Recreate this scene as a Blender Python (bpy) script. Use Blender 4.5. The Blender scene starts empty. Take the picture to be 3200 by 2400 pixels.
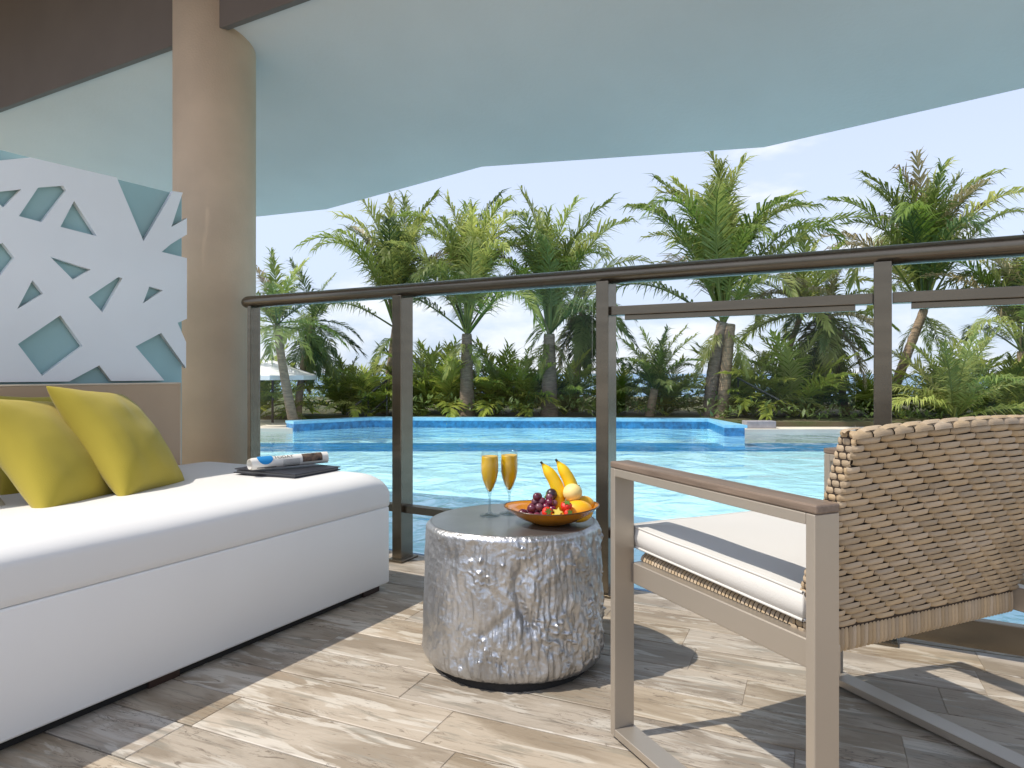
import bpy, bmesh, math, random
from mathutils import Vector, Matrix, Euler, noise

# ------------------------------------------------------------------ scene, camera, sky, sun
S = bpy.context.scene
COL = S.collection
R = math.radians
rng = random.Random(7)

cam_d = bpy.data.cameras.new('camera')
cam_d.sensor_width = 36.0
cam_d.lens = 24.0
cam_d.shift_y = -0.0106
cam_d.clip_start = 0.05
cam_d.clip_end = 12000
cam = bpy.data.objects.new('camera', cam_d)
COL.objects.link(cam)
cam.location = (0, 0, 0.80)
cam.rotation_euler = (R(90), 0, R(29))
S.camera = cam

SUN_EL = R(56)
SUN_DIR = Vector((0.72, 0.694, 0)) * math.cos(SUN_EL) + Vector((0, 0, -math.sin(SUN_EL)))   # the way the light travels
sd = bpy.data.lights.new('sun', 'SUN')
sd.energy = 2.0
sd.angle = R(0.6)
sd.color = (1.0, 0.94, 0.85)
sun = bpy.data.objects.new('sun', sd)
COL.objects.link(sun)
sun.rotation_euler = SUN_DIR.to_track_quat('-Z', 'Y').to_euler()
sun.location = (-6, -5, 9)

world = bpy.data.worlds.new('World')
S.world = world
world.use_nodes = True
wn, wl = world.node_tree.nodes, world.node_tree.links
bg = wn['Background']
bg.inputs['Strength'].default_value = 0.15
sky = wn.new('ShaderNodeTexSky')
sky.sky_type = 'NISHITA'
sky.sun_disc = False
sky.sun_elevation = SUN_EL
sky.sun_rotation = math.atan2(-0.72, -0.694)
sky.air_density = 1.0
sky.dust_density = 0.5
sky.ozone_density = 1.0
hsv = wn.new('ShaderNodeHueSaturation')
hsv.inputs['Saturation'].default_value = 0.55
hsv.inputs['Value'].default_value = 1.0
hsv.inputs['Hue'].default_value = 0.515
wl.new(sky.outputs[0], hsv.inputs['Color'])
tc = wn.new('ShaderNodeTexCoord')
mp = wn.new('ShaderNodeMapping')
mp.inputs['Scale'].default_value = (1.0, 1.0, 2.6)
wl.new(tc.outputs['Generated'], mp.inputs['Vector'])
cn = wn.new('ShaderNodeTexNoise')
cn.inputs['Scale'].default_value = 3.4
cn.inputs['Detail'].default_value = 9
cn.inputs['Roughness'].default_value = 0.58
wl.new(mp.outputs[0], cn.inputs['Vector'])
sx = wn.new('ShaderNodeSeparateXYZ')
wl.new(tc.outputs['Generated'], sx.inputs[0])
low = wn.new('ShaderNodeMapRange')
low.inputs['From Min'].default_value = 0.26
low.inputs['From Max'].default_value = 0.02
low.inputs['To Min'].default_value = -0.10
low.inputs['To Max'].default_value = 0.09
wl.new(sx.outputs['Z'], low.inputs['Value'])
ad = wn.new('ShaderNodeMath'); ad.operation = 'ADD'
wl.new(cn.outputs[0], ad.inputs[0]); wl.new(low.outputs[0], ad.inputs[1])
cr = wn.new('ShaderNodeMapRange')
cr.inputs['From Min'].default_value = 0.50
cr.inputs['From Max'].default_value = 0.70
cr.inputs['To Max'].default_value = 0.85
cr.interpolation_type = 'SMOOTHSTEP'
wl.new(ad.outputs[0], cr.inputs['Value'])
mx = wn.new('ShaderNodeMix'); mx.data_type = 'RGBA'
mx.inputs['B'].default_value = (3.4, 3.45, 3.55, 1)
wl.new(cr.outputs[0], mx.inputs['Factor'])
hz = wn.new('ShaderNodeMapRange')            # milky maritime haze, thickest at the horizon all round
hz.inputs['From Min'].default_value = 0.0
hz.inputs['From Max'].default_value = 1.0
hz.inputs['To Min'].default_value = 0.92
hz.inputs['To Max'].default_value = 0.0
wl.new(sx.outputs['Z'], hz.inputs['Value'])
hm = wn.new('ShaderNodeMix'); hm.data_type = 'RGBA'
hm.inputs['B'].default_value = (1.72, 2.05, 2.68, 1)
wl.new(hz.outputs[0], hm.inputs['Factor'])
wl.new(hsv.outputs[0], hm.inputs['A'])
wl.new(hm.outputs['Result'], mx.inputs['A'])
wl.new(mx.outputs['Result'], bg.inputs['Color'])

vs = S.view_settings
vs.view_transform = 'Standard'
vs.look = 'None'
vs.exposure = 1.12
vs.gamma = 1.0
vs.use_curve_mapping = False
S.cycles.use_denoising = True
S.cycles.max_bounces = 10
S.cycles.diffuse_bounces = 5
S.cycles.glossy_bounces = 4
S.cycles.transmission_bounces = 6
S.cycles.transparent_max_bounces = 24
S.cycles.caustics_reflective = False
S.cycles.caustics_refractive = False
S.cycles.sample_clamp_indirect = 6.0

# ------------------------------------------------------------------ helpers
CA, SA = math.cos(R(29)), math.sin(R(29))


def W(x, y, z=0.0):
    """site plan: right/forward metres to building axes (x along the railing, y out to the pool)"""
    return Vector((CA * x - SA * y, SA * x + CA * y, z))


def link(o, parent=None):
    COL.objects.link(o)
    if parent is not None:
        o.parent = parent
    return o


def mesh_obj(name, me, mat=None, parent=None, loc=None, rot=None):
    if mat is not None:
        me.materials.clear()
        for m in (mat if isinstance(mat, (list, tuple)) else [mat]):
            me.materials.append(m)
    o = bpy.data.objects.new(name, me)
    link(o, parent)
    if loc is not None:
        o.location = loc
    if rot is not None:
        o.rotation_euler = rot
    return o


def bm_obj(name, bm, mat=None, parent=None, smooth=False, **k):
    me = bpy.data.meshes.new(name)
    bm.normal_update()
    bm.to_mesh(me)
    bm.free()
    if smooth:
        for p in me.polygons:
            p.use_smooth = True
    return mesh_obj(name, me, mat, parent, **k)


def share(src, name, parent, loc=None, rot=None, scale=None):
    o = bpy.data.objects.new(name, src.data if hasattr(src, 'data') else src)
    link(o, parent)
    if loc is not None:
        o.location = loc
    if rot is not None:
        o.rotation_euler = rot
    if scale is not None:
        o.scale = scale
    return o


def tag(o, label=None, cat=None, group=None, kind=None):
    if label: o['label'] = label
    if cat: o['category'] = cat
    if group: o['group'] = group
    if kind: o['kind'] = kind
    return o


def empty(name, loc=(0, 0, 0), rz=0.0, label=None, cat=None, group=None):
    o = bpy.data.objects.new(name, None)
    o.empty_display_size = 0.1
    link(o)
    o.location = loc
    o.rotation_euler = (0, 0, rz)
    return tag(o, label, cat, group)


def box(bm, x0, x1, y0, y1, z0, z1, bev=0.0, seg=2, M=None):
    b = bmesh.new()
    bmesh.ops.create_cube(b, size=1)
    for v in b.verts:
        v.co = Vector(((x0 + x1) / 2 + v.co.x * (x1 - x0), (y0 + y1) / 2 + v.co.y * (y1 - y0), (z0 + z1) / 2 + v.co.z * (z1 - z0)))
    if bev:
        bmesh.ops.bevel(b, geom=b.edges[:], offset=bev, segments=seg, affect='EDGES', profile=0.5)
    if M is not None:
        b.transform(M)
    me = bpy.data.meshes.new('tmp')
    b.to_mesh(me)
    b.free()
    bm.from_mesh(me)
    bpy.data.meshes.remove(me)
    return bm


def BX(*a, **k):
    return box(bmesh.new(), *a, **k)


def tube(bm, pts, rad, n=8, cap=True):
    """swept round bar through pts; rad is a number or a list"""
    pts = [Vector(p) for p in pts]
    rads = rad if isinstance(rad, (list, tuple)) else [rad] * len(pts)
    rings = []
    up = Vector((0, 0, 1))
    for i, p in enumerate(pts):
        t = (pts[min(i + 1, len(pts) - 1)] - pts[max(i - 1, 0)]).normalized()
        a = t.cross(up)
        if a.length < 1e-3:
            a = t.cross(Vector((1, 0, 0)))
        a.normalize()
        b = a.cross(t).normalized()
        rings.append([bm.verts.new(p + (a * math.cos(2 * math.pi * k / n) + b * math.sin(2 * math.pi * k / n)) * rads[i]) for k in range(n)])
    for r0, r1 in zip(rings, rings[1:]):
        for k in range(n):
            bm.faces.new((r0[k], r0[(k + 1) % n], r1[(k + 1) % n], r1[k]))
    if cap:
        bm.faces.new(rings[0])
        bm.faces.new(rings[-1][::-1])
    return bm


def lathe(bm, prof, n=32, cx=0, cy=0, sx=1.0, sy=1.0):
    """prof: list of (radius, z)"""
    rings = []
    for r, z in prof:
        if r < 1e-6:
            rings.append([bm.verts.new((cx, cy, z))])
        else:
            rings.append([bm.verts.new((cx + sx * r * math.cos(2 * math.pi * k / n), cy + sy * r * math.sin(2 * math.pi * k / n), z)) for k in range(n)])
    for a, b in zip(rings, rings[1:]):
        for k in range(n):
            k2 = (k + 1) % n
            if len(a) == 1 and len(b) == 1:
                continue
            if len(a) == 1:
                bm.faces.new((a[0], b[k2], b[k]))
            elif len(b) == 1:
                bm.faces.new((a[k], a[k2], b[0]))
            else:
                bm.faces.new((a[k], a[k2], b[k2], b[k]))
    bmesh.ops.recalc_face_normals(bm, faces=bm.faces[:])
    return bm


def ellipsoid(bm, c, r, u=16, v=10, rot=None):
    M = Matrix.Translation(c) @ (rot.to_matrix().to_4x4() if rot else Matrix.Identity(4)) @ Matrix.Diagonal((r[0], r[1], r[2], 1))
    bmesh.ops.create_uvsphere(bm, u_segments=u, v_segments=v, radius=1, matrix=M)
    return bm


# ------------------------------------------------------------------ materials
def lin(r, g, b):
    f = lambda c: c / 12.92 if c <= 0.04045 else ((c + 0.055) / 1.055) ** 2.4
    return (f(r / 255), f(g / 255), f(b / 255))


def mat(name, col, rough=0.6, metal=0.0, spec=0.5, var=0.0, vscale=8.0, vstretch=(1, 1, 1), bump=0.0, bscale=60.0, bstretch=(1, 1, 1),
        rand=0.0, coords='Object', col2=None, sheen=0.0, coat=0.0, detail=5, bdist=0.004):
    m = bpy.data.materials.new(name)
    m.use_nodes = True
    n, l = m.node_tree.nodes, m.node_tree.links
    p = n['Principled BSDF']
    p.inputs['Base Color'].default_value = (*col, 1)
    p.inputs['Roughness'].default_value = rough
    p.inputs['Metallic'].default_value = metal
    p.inputs['Specular IOR Level'].default_value = spec
    if sheen: p.inputs['Sheen Weight'].default_value = sheen
    if coat: p.inputs['Coat Weight'].default_value = coat
    t = n.new('ShaderNodeTexCoord')
    out = None
    if var or col2:
        mpn = n.new('ShaderNodeMapping'); mpn.inputs['Scale'].default_value = vstretch
        l.new(t.outputs[coords], mpn.inputs[0])
        ns = n.new('ShaderNodeTexNoise'); ns.inputs['Scale'].default_value = vscale; ns.inputs['Detail'].default_value = detail
        l.new(mpn.outputs[0], ns.inputs['Vector'])
        mixn = n.new('ShaderNodeMix'); mixn.data_type = 'RGBA'
        c2 = col2 if col2 else tuple(max(0, c * (1 - var)) for c in col)
        c1 = col if col2 else tuple(min(1, c * (1 + var)) for c in col)
        mixn.inputs['A'].default_value = (*c1, 1); mixn.inputs['B'].default_value = (*c2, 1)
        rp = n.new('ShaderNodeMapRange'); rp.inputs['From Min'].default_value = 0.32; rp.inputs['From Max'].default_value = 0.68
        l.new(ns.outputs[0], rp.inputs['Value'])
        l.new(rp.outputs[0], mixn.inputs['Factor'])
        out = mixn.outputs['Result']
    if rand:
        oi = n.new('ShaderNodeObjectInfo')
        h = n.new('ShaderNodeHueSaturation')
        mr = n.new('ShaderNodeMapRange'); mr.inputs['To Min'].default_value = 1 - rand; mr.inputs['To Max'].default_value = 1 + rand
        l.new(oi.outputs['Random'], mr.inputs['Value'])
        l.new(mr.outputs[0], h.inputs['Value'])
        ml = n.new('ShaderNodeMath'); ml.operation = 'MULTIPLY'; ml.inputs[1].default_value = 7.31
        fr = n.new('ShaderNodeMath'); fr.operation = 'FRACT'
        l.new(oi.outputs['Random'], ml.inputs[0]); l.new(ml.outputs[0], fr.inputs[0])
        mr2 = n.new('ShaderNodeMapRange'); mr2.inputs['To Min'].default_value = 1 - rand; mr2.inputs['To Max'].default_value = 1 + rand * 0.5
        l.new(fr.outputs[0], mr2.inputs['Value']); l.new(mr2.outputs[0], h.inputs['Saturation'])
        if out is not None:
            l.new(out, h.inputs['Color'])
        else:
            h.inputs['Color'].default_value = (*col, 1)
        out = h.outputs[0]
    if out is not None:
        l.new(out, p.inputs['Base Color'])
    if bump:
        mpb = n.new('ShaderNodeMapping'); mpb.inputs['Scale'].default_value = bstretch
        l.new(t.outputs[coords], mpb.inputs[0])
        nb = n.new('ShaderNodeTexNoise'); nb.inputs['Scale'].default_value = bscale; nb.inputs['Detail'].default_value = 4
        l.new(mpb.outputs[0], nb.inputs['Vector'])
        b = n.new('ShaderNodeBump'); b.inputs['Strength'].default_value = bump; b.inputs['Distance'].default_value = bdist
        l.new(nb.outputs[0], b.inputs['Height'])
        l.new(b.outputs[0], p.inputs['Normal'])
    return m


def leaf_mat(name, col, col2, rand=0.3, trans=0.4):
    m = bpy.data.materials.new(name)
    m.use_nodes = True
    n, l = m.node_tree.nodes, m.node_tree.links
    p = n['Principled BSDF']
    p.inputs['Roughness'].default_value = 0.42
    p.inputs['Specular IOR Level'].default_value = 0.45
    t = n.new('ShaderNodeTexCoord')
    ns = n.new('ShaderNodeTexNoise'); ns.inputs['Scale'].default_value = 3.0; ns.inputs['Detail'].default_value = 3
    l.new(t.outputs['Object'], ns.inputs['Vector'])
    mixn = n.new('ShaderNodeMix'); mixn.data_type = 'RGBA'
    mixn.inputs['A'].default_value = (*col, 1); mixn.inputs['B'].default_value = (*col2, 1)
    oi = n.new('ShaderNodeObjectInfo')
    a = n.new('ShaderNodeMath'); a.operation = 'MULTIPLY_ADD'; a.inputs[1].default_value = 1.6; a.inputs[2].default_value = -0.8
    l.new(ns.outputs[0], a.inputs[0])
    b = n.new('ShaderNodeMath'); b.operation = 'ADD'; b.use_clamp = True
    l.new(a.outputs[0], b.inputs[0]); l.new(oi.outputs['Random'], b.inputs[1])
    l.new(b.outputs[0], mixn.inputs['Factor'])
    h = n.new('ShaderNodeHueSaturation')
    ml = n.new('ShaderNodeMath'); ml.operation = 'MULTIPLY'; ml.inputs[1].default_value = 13.7
    fr = n.new('ShaderNodeMath'); fr.operation = 'FRACT'
    l.new(oi.outputs['Random'], ml.inputs[0]); l.new(ml.outputs[0], fr.inputs[0])
    mr = n.new('ShaderNodeMapRange'); mr.inputs['To Min'].default_value = 1 - rand; mr.inputs['To Max'].default_value = 1 + rand
    l.new(fr.outputs[0], mr.inputs['Value']); l.new(mr.outputs[0], h.inputs['Value'])
    l.new(mixn.outputs['Result'], h.inputs['Color'])
    l.new(h.outputs[0], p.inputs['Base Color'])
    tr = n.new('ShaderNodeBsdfTranslucent')
    l.new(h.outputs[0], tr.inputs['Color'])
    ms = n.new('ShaderNodeMixShader'); ms.inputs[0].default_value = trans
    l.new(p.outputs[0], ms.inputs[1]); l.new(tr.outputs[0], ms.inputs[2])
    l.new(ms.outputs[0], n['Material Output'].inputs['Surface'])
    return m


def glass_mat(name, tint, fres=1.45, gcol=(1, 1, 1), rough=0.0, bump=None):
    m = bpy.data.materials.new(name)
    m.use_nodes = True
    n, l = m.node_tree.nodes, m.node_tree.links
    n.remove(n['Principled BSDF'])
    tb = n.new('ShaderNodeBsdfTransparent'); tb.inputs['Color'].default_value = (*tint, 1)
    gb = n.new('ShaderNodeBsdfGlossy'); gb.inputs['Roughness'].default_value = rough; gb.inputs['Color'].default_value = (*gcol, 1)
    fn = n.new('ShaderNodeFresnel'); fn.inputs['IOR'].default_value = fres
    ms = n.new('ShaderNodeMixShader')
    ge = n.new('ShaderNodeNewGeometry'); fm = n.new('ShaderNodeMath'); fm.operation = 'MULTIPLY_ADD'; fm.inputs[1].default_value = -1.0; fm.inputs[2].default_value = 1.0
    l.new(ge.outputs['Backfacing'], fm.inputs[0])
    fq = n.new('ShaderNodeMath'); fq.operation = 'MULTIPLY'; l.new(fn.outputs[0], fq.inputs[0]); l.new(fm.outputs[0], fq.inputs[1])
    l.new(fq.outputs[0], ms.inputs[0]); l.new(tb.outputs[0], ms.inputs[1]); l.new(gb.outputs[0], ms.inputs[2])
    l.new(ms.outputs[0], n['Material Output'].inputs['Surface'])
    if bump:
        sc, st, dist, stretch = bump
        t = n.new('ShaderNodeTexCoord')
        mpb = n.new('ShaderNodeMapping'); mpb.inputs['Scale'].default_value = stretch
        l.new(t.outputs['Object'], mpb.inputs[0])
        n1 = n.new('ShaderNodeTexNoise'); n1.inputs['Scale'].default_value = sc; n1.inputs['Detail'].default_value = 4; n1.inputs['Distortion'].default_value = 0.6
        l.new(mpb.outputs[0], n1.inputs['Vector'])
        b = n.new('ShaderNodeBump'); b.inputs['Strength'].default_value = st; b.inputs['Distance'].default_value = dist
        l.new(n1.outputs[0], b.inputs['Height'])
        l.new(b.outputs[0], gb.inputs['Normal']); l.new(b.outputs[0], fn.inputs['Normal'])
    return m


def plank_mat():
    """weathered-wood porcelain: cream to grey-brown, long streaks, blocky tone patches, dark cracks"""
    m = bpy.data.materials.new('plank_tile')
    m.use_nodes = True
    n, l = m.node_tree.nodes, m.node_tree.links
    p = n['Principled BSDF']
    t = n.new('ShaderNodeTexCoord'); oi = n.new('ShaderNodeObjectInfo')
    off = n.new('ShaderNodeVectorMath'); off.operation = 'MULTIPLY_ADD'
    cmb = n.new('ShaderNodeCombineXYZ')
    for k in range(3): l.new(oi.outputs['Random'], cmb.inputs[k])
    off.inputs[1].default_value = (37, 53, 11)
    l.new(cmb.outputs[0], off.inputs[0]); l.new(t.outputs['Object'], off.inputs[2])

    def nz(scale, stretch, detail=6, dist=0.0, rough=0.55):
        mpn = n.new('ShaderNodeMapping'); mpn.inputs['Scale'].default_value = stretch
        l.new(off.outputs[0], mpn.inputs[0])
        q = n.new('ShaderNodeTexNoise'); q.inputs['Scale'].default_value = scale; q.inputs['Detail'].default_value = detail
        q.inputs['Distortion'].default_value = dist; q.inputs['Roughness'].default_value = rough
        l.new(mpn.outputs[0], q.inputs['Vector'])
        return q.outputs[0]

    def mix(a, b, f, lo, hi, mode='MIX', amt=1.0):
        r = n.new('ShaderNodeMapRange'); r.inputs['From Min'].default_value = lo; r.inputs['From Max'].default_value = hi
        r.inputs['To Max'].default_value = amt
        l.new(f, r.inputs['Value'])
        x = n.new('ShaderNodeMix'); x.data_type = 'RGBA'; x.blend_type = mode
        l.new(r.outputs[0], x.inputs['Factor'])
        for s, v in (('A', a), ('B', b)):
            if isinstance(v, tuple): x.inputs[s].default_value = (*v, 1)
            else: l.new(v, x.inputs[s])
        return x.outputs['Result']
    base = mix(lin(178, 164, 144), lin(147, 132, 111), nz(6, (0.45, 1.6, 1), 6, 0.5), 0.44, 0.58)
    base = mix(base, lin(198, 189, 173), nz(10, (0.40, 1.9, 1), 7, 1.0), 0.55, 0.60, amt=0.8)
    base = mix(base, lin(146, 138, 122), nz(14, (0.28, 2.2, 1), 7, 0.9), 0.56, 0.63, amt=0.8)
    base = mix(base, lin(160, 136, 110), nz(7, (0.4, 2, 1), 4, 0.2), 0.62, 0.75, amt=0.4)
    base = mix(base, lin(112, 98, 82), nz(30, (0.4, 1.6, 1), 8, 1.2, 0.65), 0.61, 0.66, amt=0.75)
    fine = nz(60, (0.15, 1.6, 1), 6, 0.6)
    base = mix(base, lin(120, 106, 88), fine, 0.56, 0.70, amt=0.55)
    crack = nz(11, (0.3, 2.4, 1), 8, 1.6, 0.62)
    cab = n.new('ShaderNodeMath'); cab.operation = 'SUBTRACT'; cab.inputs[1].default_value = 0.5
    l.new(crack, cab.inputs[0])
    ca = n.new('ShaderNodeMath'); ca.operation = 'ABSOLUTE'; l.new(cab.outputs[0], ca.inputs[0])
    cm = nz(4, (0.6, 1.2, 1), 3)
    cth = n.new('ShaderNodeMapRange'); cth.inputs['From Min'].default_value = 0.012; cth.inputs['From Max'].default_value = 0.002
    l.new(ca.outputs[0], cth.inputs['Value'])
    cmm = n.new('ShaderNodeMapRange'); cmm.inputs['From Min'].default_value = 0.50; cmm.inputs['From Max'].default_value = 0.60
    l.new(cm, cmm.inputs['Value'])
    cmul = n.new('ShaderNodeMath'); cmul.operation = 'MULTIPLY'
    l.new(cth.outputs[0], cmul.inputs[0]); l.new(cmm.outputs[0], cmul.inputs[1])
    base = mix(base, lin(84, 70, 58), cmul.outputs[0], 0.0, 1.0, amt=0.8)
    h = n.new('ShaderNodeHueSaturation')
    mr = n.new('ShaderNodeMapRange'); mr.inputs['To Min'].default_value = 0.90; mr.inputs['To Max'].default_value = 1.08
    l.new(oi.outputs['Random'], mr.inputs['Value']); l.new(mr.outputs[0], h.inputs['Value'])
    ml = n.new('ShaderNodeMath'); ml.operation = 'MULTIPLY'; ml.inputs[1].default_value = 9.13
    fr = n.new('ShaderNodeMath'); fr.operation = 'FRACT'
    l.new(oi.outputs['Random'], ml.inputs[0]); l.new(ml.outputs[0], fr.inputs[0])
    mr2 = n.new('ShaderNodeMapRange'); mr2.inputs['To Min'].default_value = 0.78; mr2.inputs['To Max'].default_value = 1.06
    l.new(fr.outputs[0], mr2.inputs['Value']); l.new(mr2.outputs[0], h.inputs['Saturation'])
    l.new(base, h.inputs['Color'])
    l.new(h.outputs[0], p.inputs['Base Color'])
    p.inputs['Roughness'].default_value = 0.5
    p.inputs['Specular IOR Level'].default_value = 0.35
    b = n.new('ShaderNodeBump'); b.inputs['Strength'].default_value = 0.35; b.inputs['Distance'].default_value = 0.003
    l.new(fine, b.inputs['Height']); l.new(b.outputs[0], p.inputs['Normal'])
    return m


M = {}
M['plank'] = plank_mat()
M['grout'] = mat('grout', lin(110, 100, 86), 0.9, var=0.15, vscale=30)
M['ceiling'] = mat('ceiling_plaster', (0.62, 0.585, 0.56), 0.85, var=0.05, vscale=1.1, bump=0.3, bscale=50)
M['beam'] = mat('brown_plaster', lin(104, 93, 86), 0.85, var=0.08, vscale=2, bump=0.15, bscale=80)
M['column'] = mat('tan_plaster', lin(202, 176, 148), 0.75, var=0.09, vscale=3.5, bump=0.4, bscale=110, bdist=0.003)
M['teal'] = mat('teal_wall', lin(160, 192, 193), 0.8, var=0.05, vscale=3, bump=0.15, bscale=120)
M['artwhite'] = mat('white_panel', (0.86, 0.865, 0.87), 0.5, var=0.02, vscale=3)
M['vinyl'] = mat('white_vinyl', (0.88, 0.86, 0.82), 0.5, spec=0.35, var=0.02, vscale=2, bump=0.12, bscale=240, bdist=0.002)
M['vinyl_top'] = mat('white_vinyl_mattress', (0.78, 0.765, 0.735), 0.45, spec=0.4, var=0.02, vscale=2, bump=0.12, bscale=200, bdist=0.002)
M['headboard'] = mat('tan_upholstery', lin(190, 160, 130), 0.7, var=0.05, vscale=3, bump=0.2, bscale=300, bdist=0.002)
M['piping'] = mat('cream_piping', lin(212, 194, 168), 0.6)
M['darkwood'] = mat('dark_wood', lin(52, 34, 26), 0.5, var=0.2, vscale=20)
M['black'] = mat('black_parts_gap_shade', (0.012, 0.011, 0.010), 0.8)  # black parts, and the shade painted into the gap under the daybed
M['pillow'] = mat('chartreuse_fabric', lin(172, 154, 56), 0.85, spec=0.2, var=0.05, vscale=4, bump=0.35, bscale=420, bdist=0.002, sheen=0.15)
M['beige'] = mat('beige_fabric', lin(196, 188, 172), 0.85, spec=0.2, var=0.04, vscale=4, bump=0.3, bscale=400, bdist=0.002)
M['rail'] = mat('bronze_metal', lin(112, 103, 89), 0.26, metal=0.85, var=0.10, vscale=5, vstretch=(1, 1, 6), bump=0.04, bscale=200)
M['frame'] = mat('champagne_metal', lin(178, 168, 154), 0.40, metal=0.6, var=0.05, vscale=3, bump=0.05, bscale=300)
M['armwood'] = mat('grey_brown_wood', lin(118, 102, 88), 0.55, var=0.22, vscale=9, vstretch=(8, 1, 8), bump=0.2, bscale=40, bstretch=(6, 0.6, 6))
M['wicker'] = mat('wicker', lin(170, 149, 120), 0.5, spec=0.35, var=0.14, vscale=30, bump=0.3, bscale=120, bstretch=(1, 4, 4), rand=0.16)
M['wickerstuff'] = mat('wicker_fill', lin(167, 146, 117), 0.5, spec=0.35, var=0.24, vscale=34, bump=0.25, bscale=120)
M['wickerdark'] = mat('wicker_gap', lin(48, 36, 26), 0.8)
M['cushion'] = mat('cream_canvas', (0.60, 0.58, 0.54), 0.8, spec=0.2, var=0.02, vscale=3, bump=0.25, bscale=420, bdist=0.002, sheen=0.1)
M['silver'] = mat('silver_leaf', (0.50, 0.50, 0.50), 0.36, metal=0.92, var=0.2, vscale=12, bump=0.6, bscale=95, bstretch=(1, 1, 0.7), bdist=0.006)
M['silvertop'] = mat('silver_top', (0.40, 0.40, 0.40), 0.28, metal=0.85, var=0.15, vscale=6, bump=0.06, bscale=30)
M['glass'] = glass_mat('clear_glass', (0.985, 0.993, 0.992), 1.22)
M['glassedge'] = mat('glass_edge', lin(92, 140, 134), 0.2, spec=0.6)
M['wineglass'] = glass_mat('thin_glass', (0.93, 0.945, 0.945), 1.6)
M['stemglass'] = glass_mat('solid_glass', (0.80, 0.84, 0.85), 1.6)
M['water'] = glass_mat('water_surface', (0.86, 0.975, 0.99), 1.33, rough=0.03, bump=(2.0, 0.55, 0.08, (1, 1, 1)))
M['poolfloor'] = mat('pool_tile_pale', (0.62, 0.88, 0.94), 0.6, var=0.10, vscale=1.6, vstretch=(1, 1.6, 1))
M['poolband'] = mat('pool_tile_band', lin(40, 132, 184), 0.5, var=0.15, vscale=5)
M['pooldark'] = mat('pool_tile_blue', lin(44, 118, 166), 0.3, var=0.35, vscale=14, detail=2)
M['poolcoping'] = mat('pool_tile_light_blue', lin(140, 200, 226), 0.35, var=0.12, vscale=12)
M['deck'] = mat('pale_stone', lin(214, 204, 186), 0.8, var=0.08, vscale=3, bump=0.2, bscale=40)
M['block'] = mat('grey_stone', lin(150, 146, 148), 0.8, var=0.15, vscale=9)
M['soil'] = mat('planting_soil', lin(96, 84, 60), 0.95, var=0.3, vscale=2, col2=lin(74, 84, 40))
M['terrain'] = mat('sandy_ground', lin(176, 162, 132), 0.95, var=0.15, vscale=0.3, bump=0.3, bscale=6)
M['sea'] = mat('sea_water', lin(62, 118, 156), 0.25, spec=0.5, var=0.12, vscale=0.05, bump=0.5, bscale=0.6, bdist=0.3)
M['trunk'] = mat('palm_bark', lin(142, 122, 98), 0.9, var=0.3, vscale=9, vstretch=(1, 1, 4), bump=0.6, bscale=14, bstretch=(1, 1, 6), bdist=0.02)
M['trunkdark'] = mat('palm_bark_dark', lin(124, 108, 92), 0.9, var=0.3, vscale=9, vstretch=(1, 1, 4), bump=0.6, bscale=14, bstretch=(1, 1, 6), bdist=0.02)
M['leaf'] = leaf_mat('palm_leaf', (0.17, 0.25, 0.042), (0.44, 0.46, 0.14), 0.35, 0.5)
M['leafdark'] = leaf_mat('palm_leaf_dark', (0.070, 0.125, 0.040), (0.22, 0.28, 0.08), trans=0.45)
M['leafdry'] = leaf_mat('palm_leaf_dry', (0.26, 0.21, 0.10), (0.36, 0.31, 0.17), trans=0.3)
M['leafyellow'] = leaf_mat('areca_leaf', (0.18, 0.26, 0.032), (0.44, 0.46, 0.09), trans=0.5)
M['stairrail'] = mat('grey_steel', lin(92, 92, 88), 0.4, metal=0.6)
M['umbrella'] = mat('umbrella_canvas', (0.80, 0.79, 0.77), 0.8)
M['amber'] = mat('amber_glaze', lin(206, 132, 30), 0.18, spec=0.6, var=0.15, vscale=14, coat=0.5)
M['amberrim'] = mat('amber_rim', lin(84, 52, 22), 0.25, coat=0.4)
M['banana'] = mat('banana_skin', lin(240, 196, 24), 0.45, var=0.06, vscale=20)
M['bananatip'] = mat('banana_tip', lin(58, 48, 24), 0.7)
M['peach'] = mat('peach_skin', lin(240, 214, 138), 0.55, var=0.08, vscale=20)
M['mango'] = mat('mango_skin', lin(238, 180, 36), 0.4, var=0.1, vscale=14)
M['grape'] = mat('grape_skin', lin(98, 36, 58), 0.25, spec=0.6, rand=0.35, var=0.2, vscale=60)
M['plum'] = mat('plum_skin', lin(52, 34, 44), 0.35, spec=0.5)
M['berry'] = mat('strawberry_skin', lin(214, 44, 26), 0.35, spec=0.5, var=0.15, vscale=120, bump=0.6, bscale=260)
M['calyx'] = mat('berry_leaf', lin(84, 120, 40), 0.6)
M['starfruit'] = mat('starfruit_flesh', lin(222, 208, 96), 0.4)
M['juice'] = mat('orange_juice', lin(244, 190, 28), 0.35, var=0.05, vscale=20)
M['paper'] = mat('newsprint', lin(222, 218, 210), 0.85, var=0.04, vscale=40)
M['ink'] = mat('ink', (0.03, 0.03, 0.035), 0.8)
M['inkgrey'] = mat('ink_grey', (0.16, 0.16, 0.16), 0.8)
M['blue'] = mat('blue_print', lin(22, 128, 190), 0.8)
M['photo'] = mat('print_photo', lin(40, 34, 32), 0.8, col2=lin(120, 96, 78), vscale=46, detail=3)
M['leather'] = mat('black_leather', lin(34, 35, 44), 0.5, var=0.1, vscale=30, bump=0.2, bscale=300)

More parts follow.
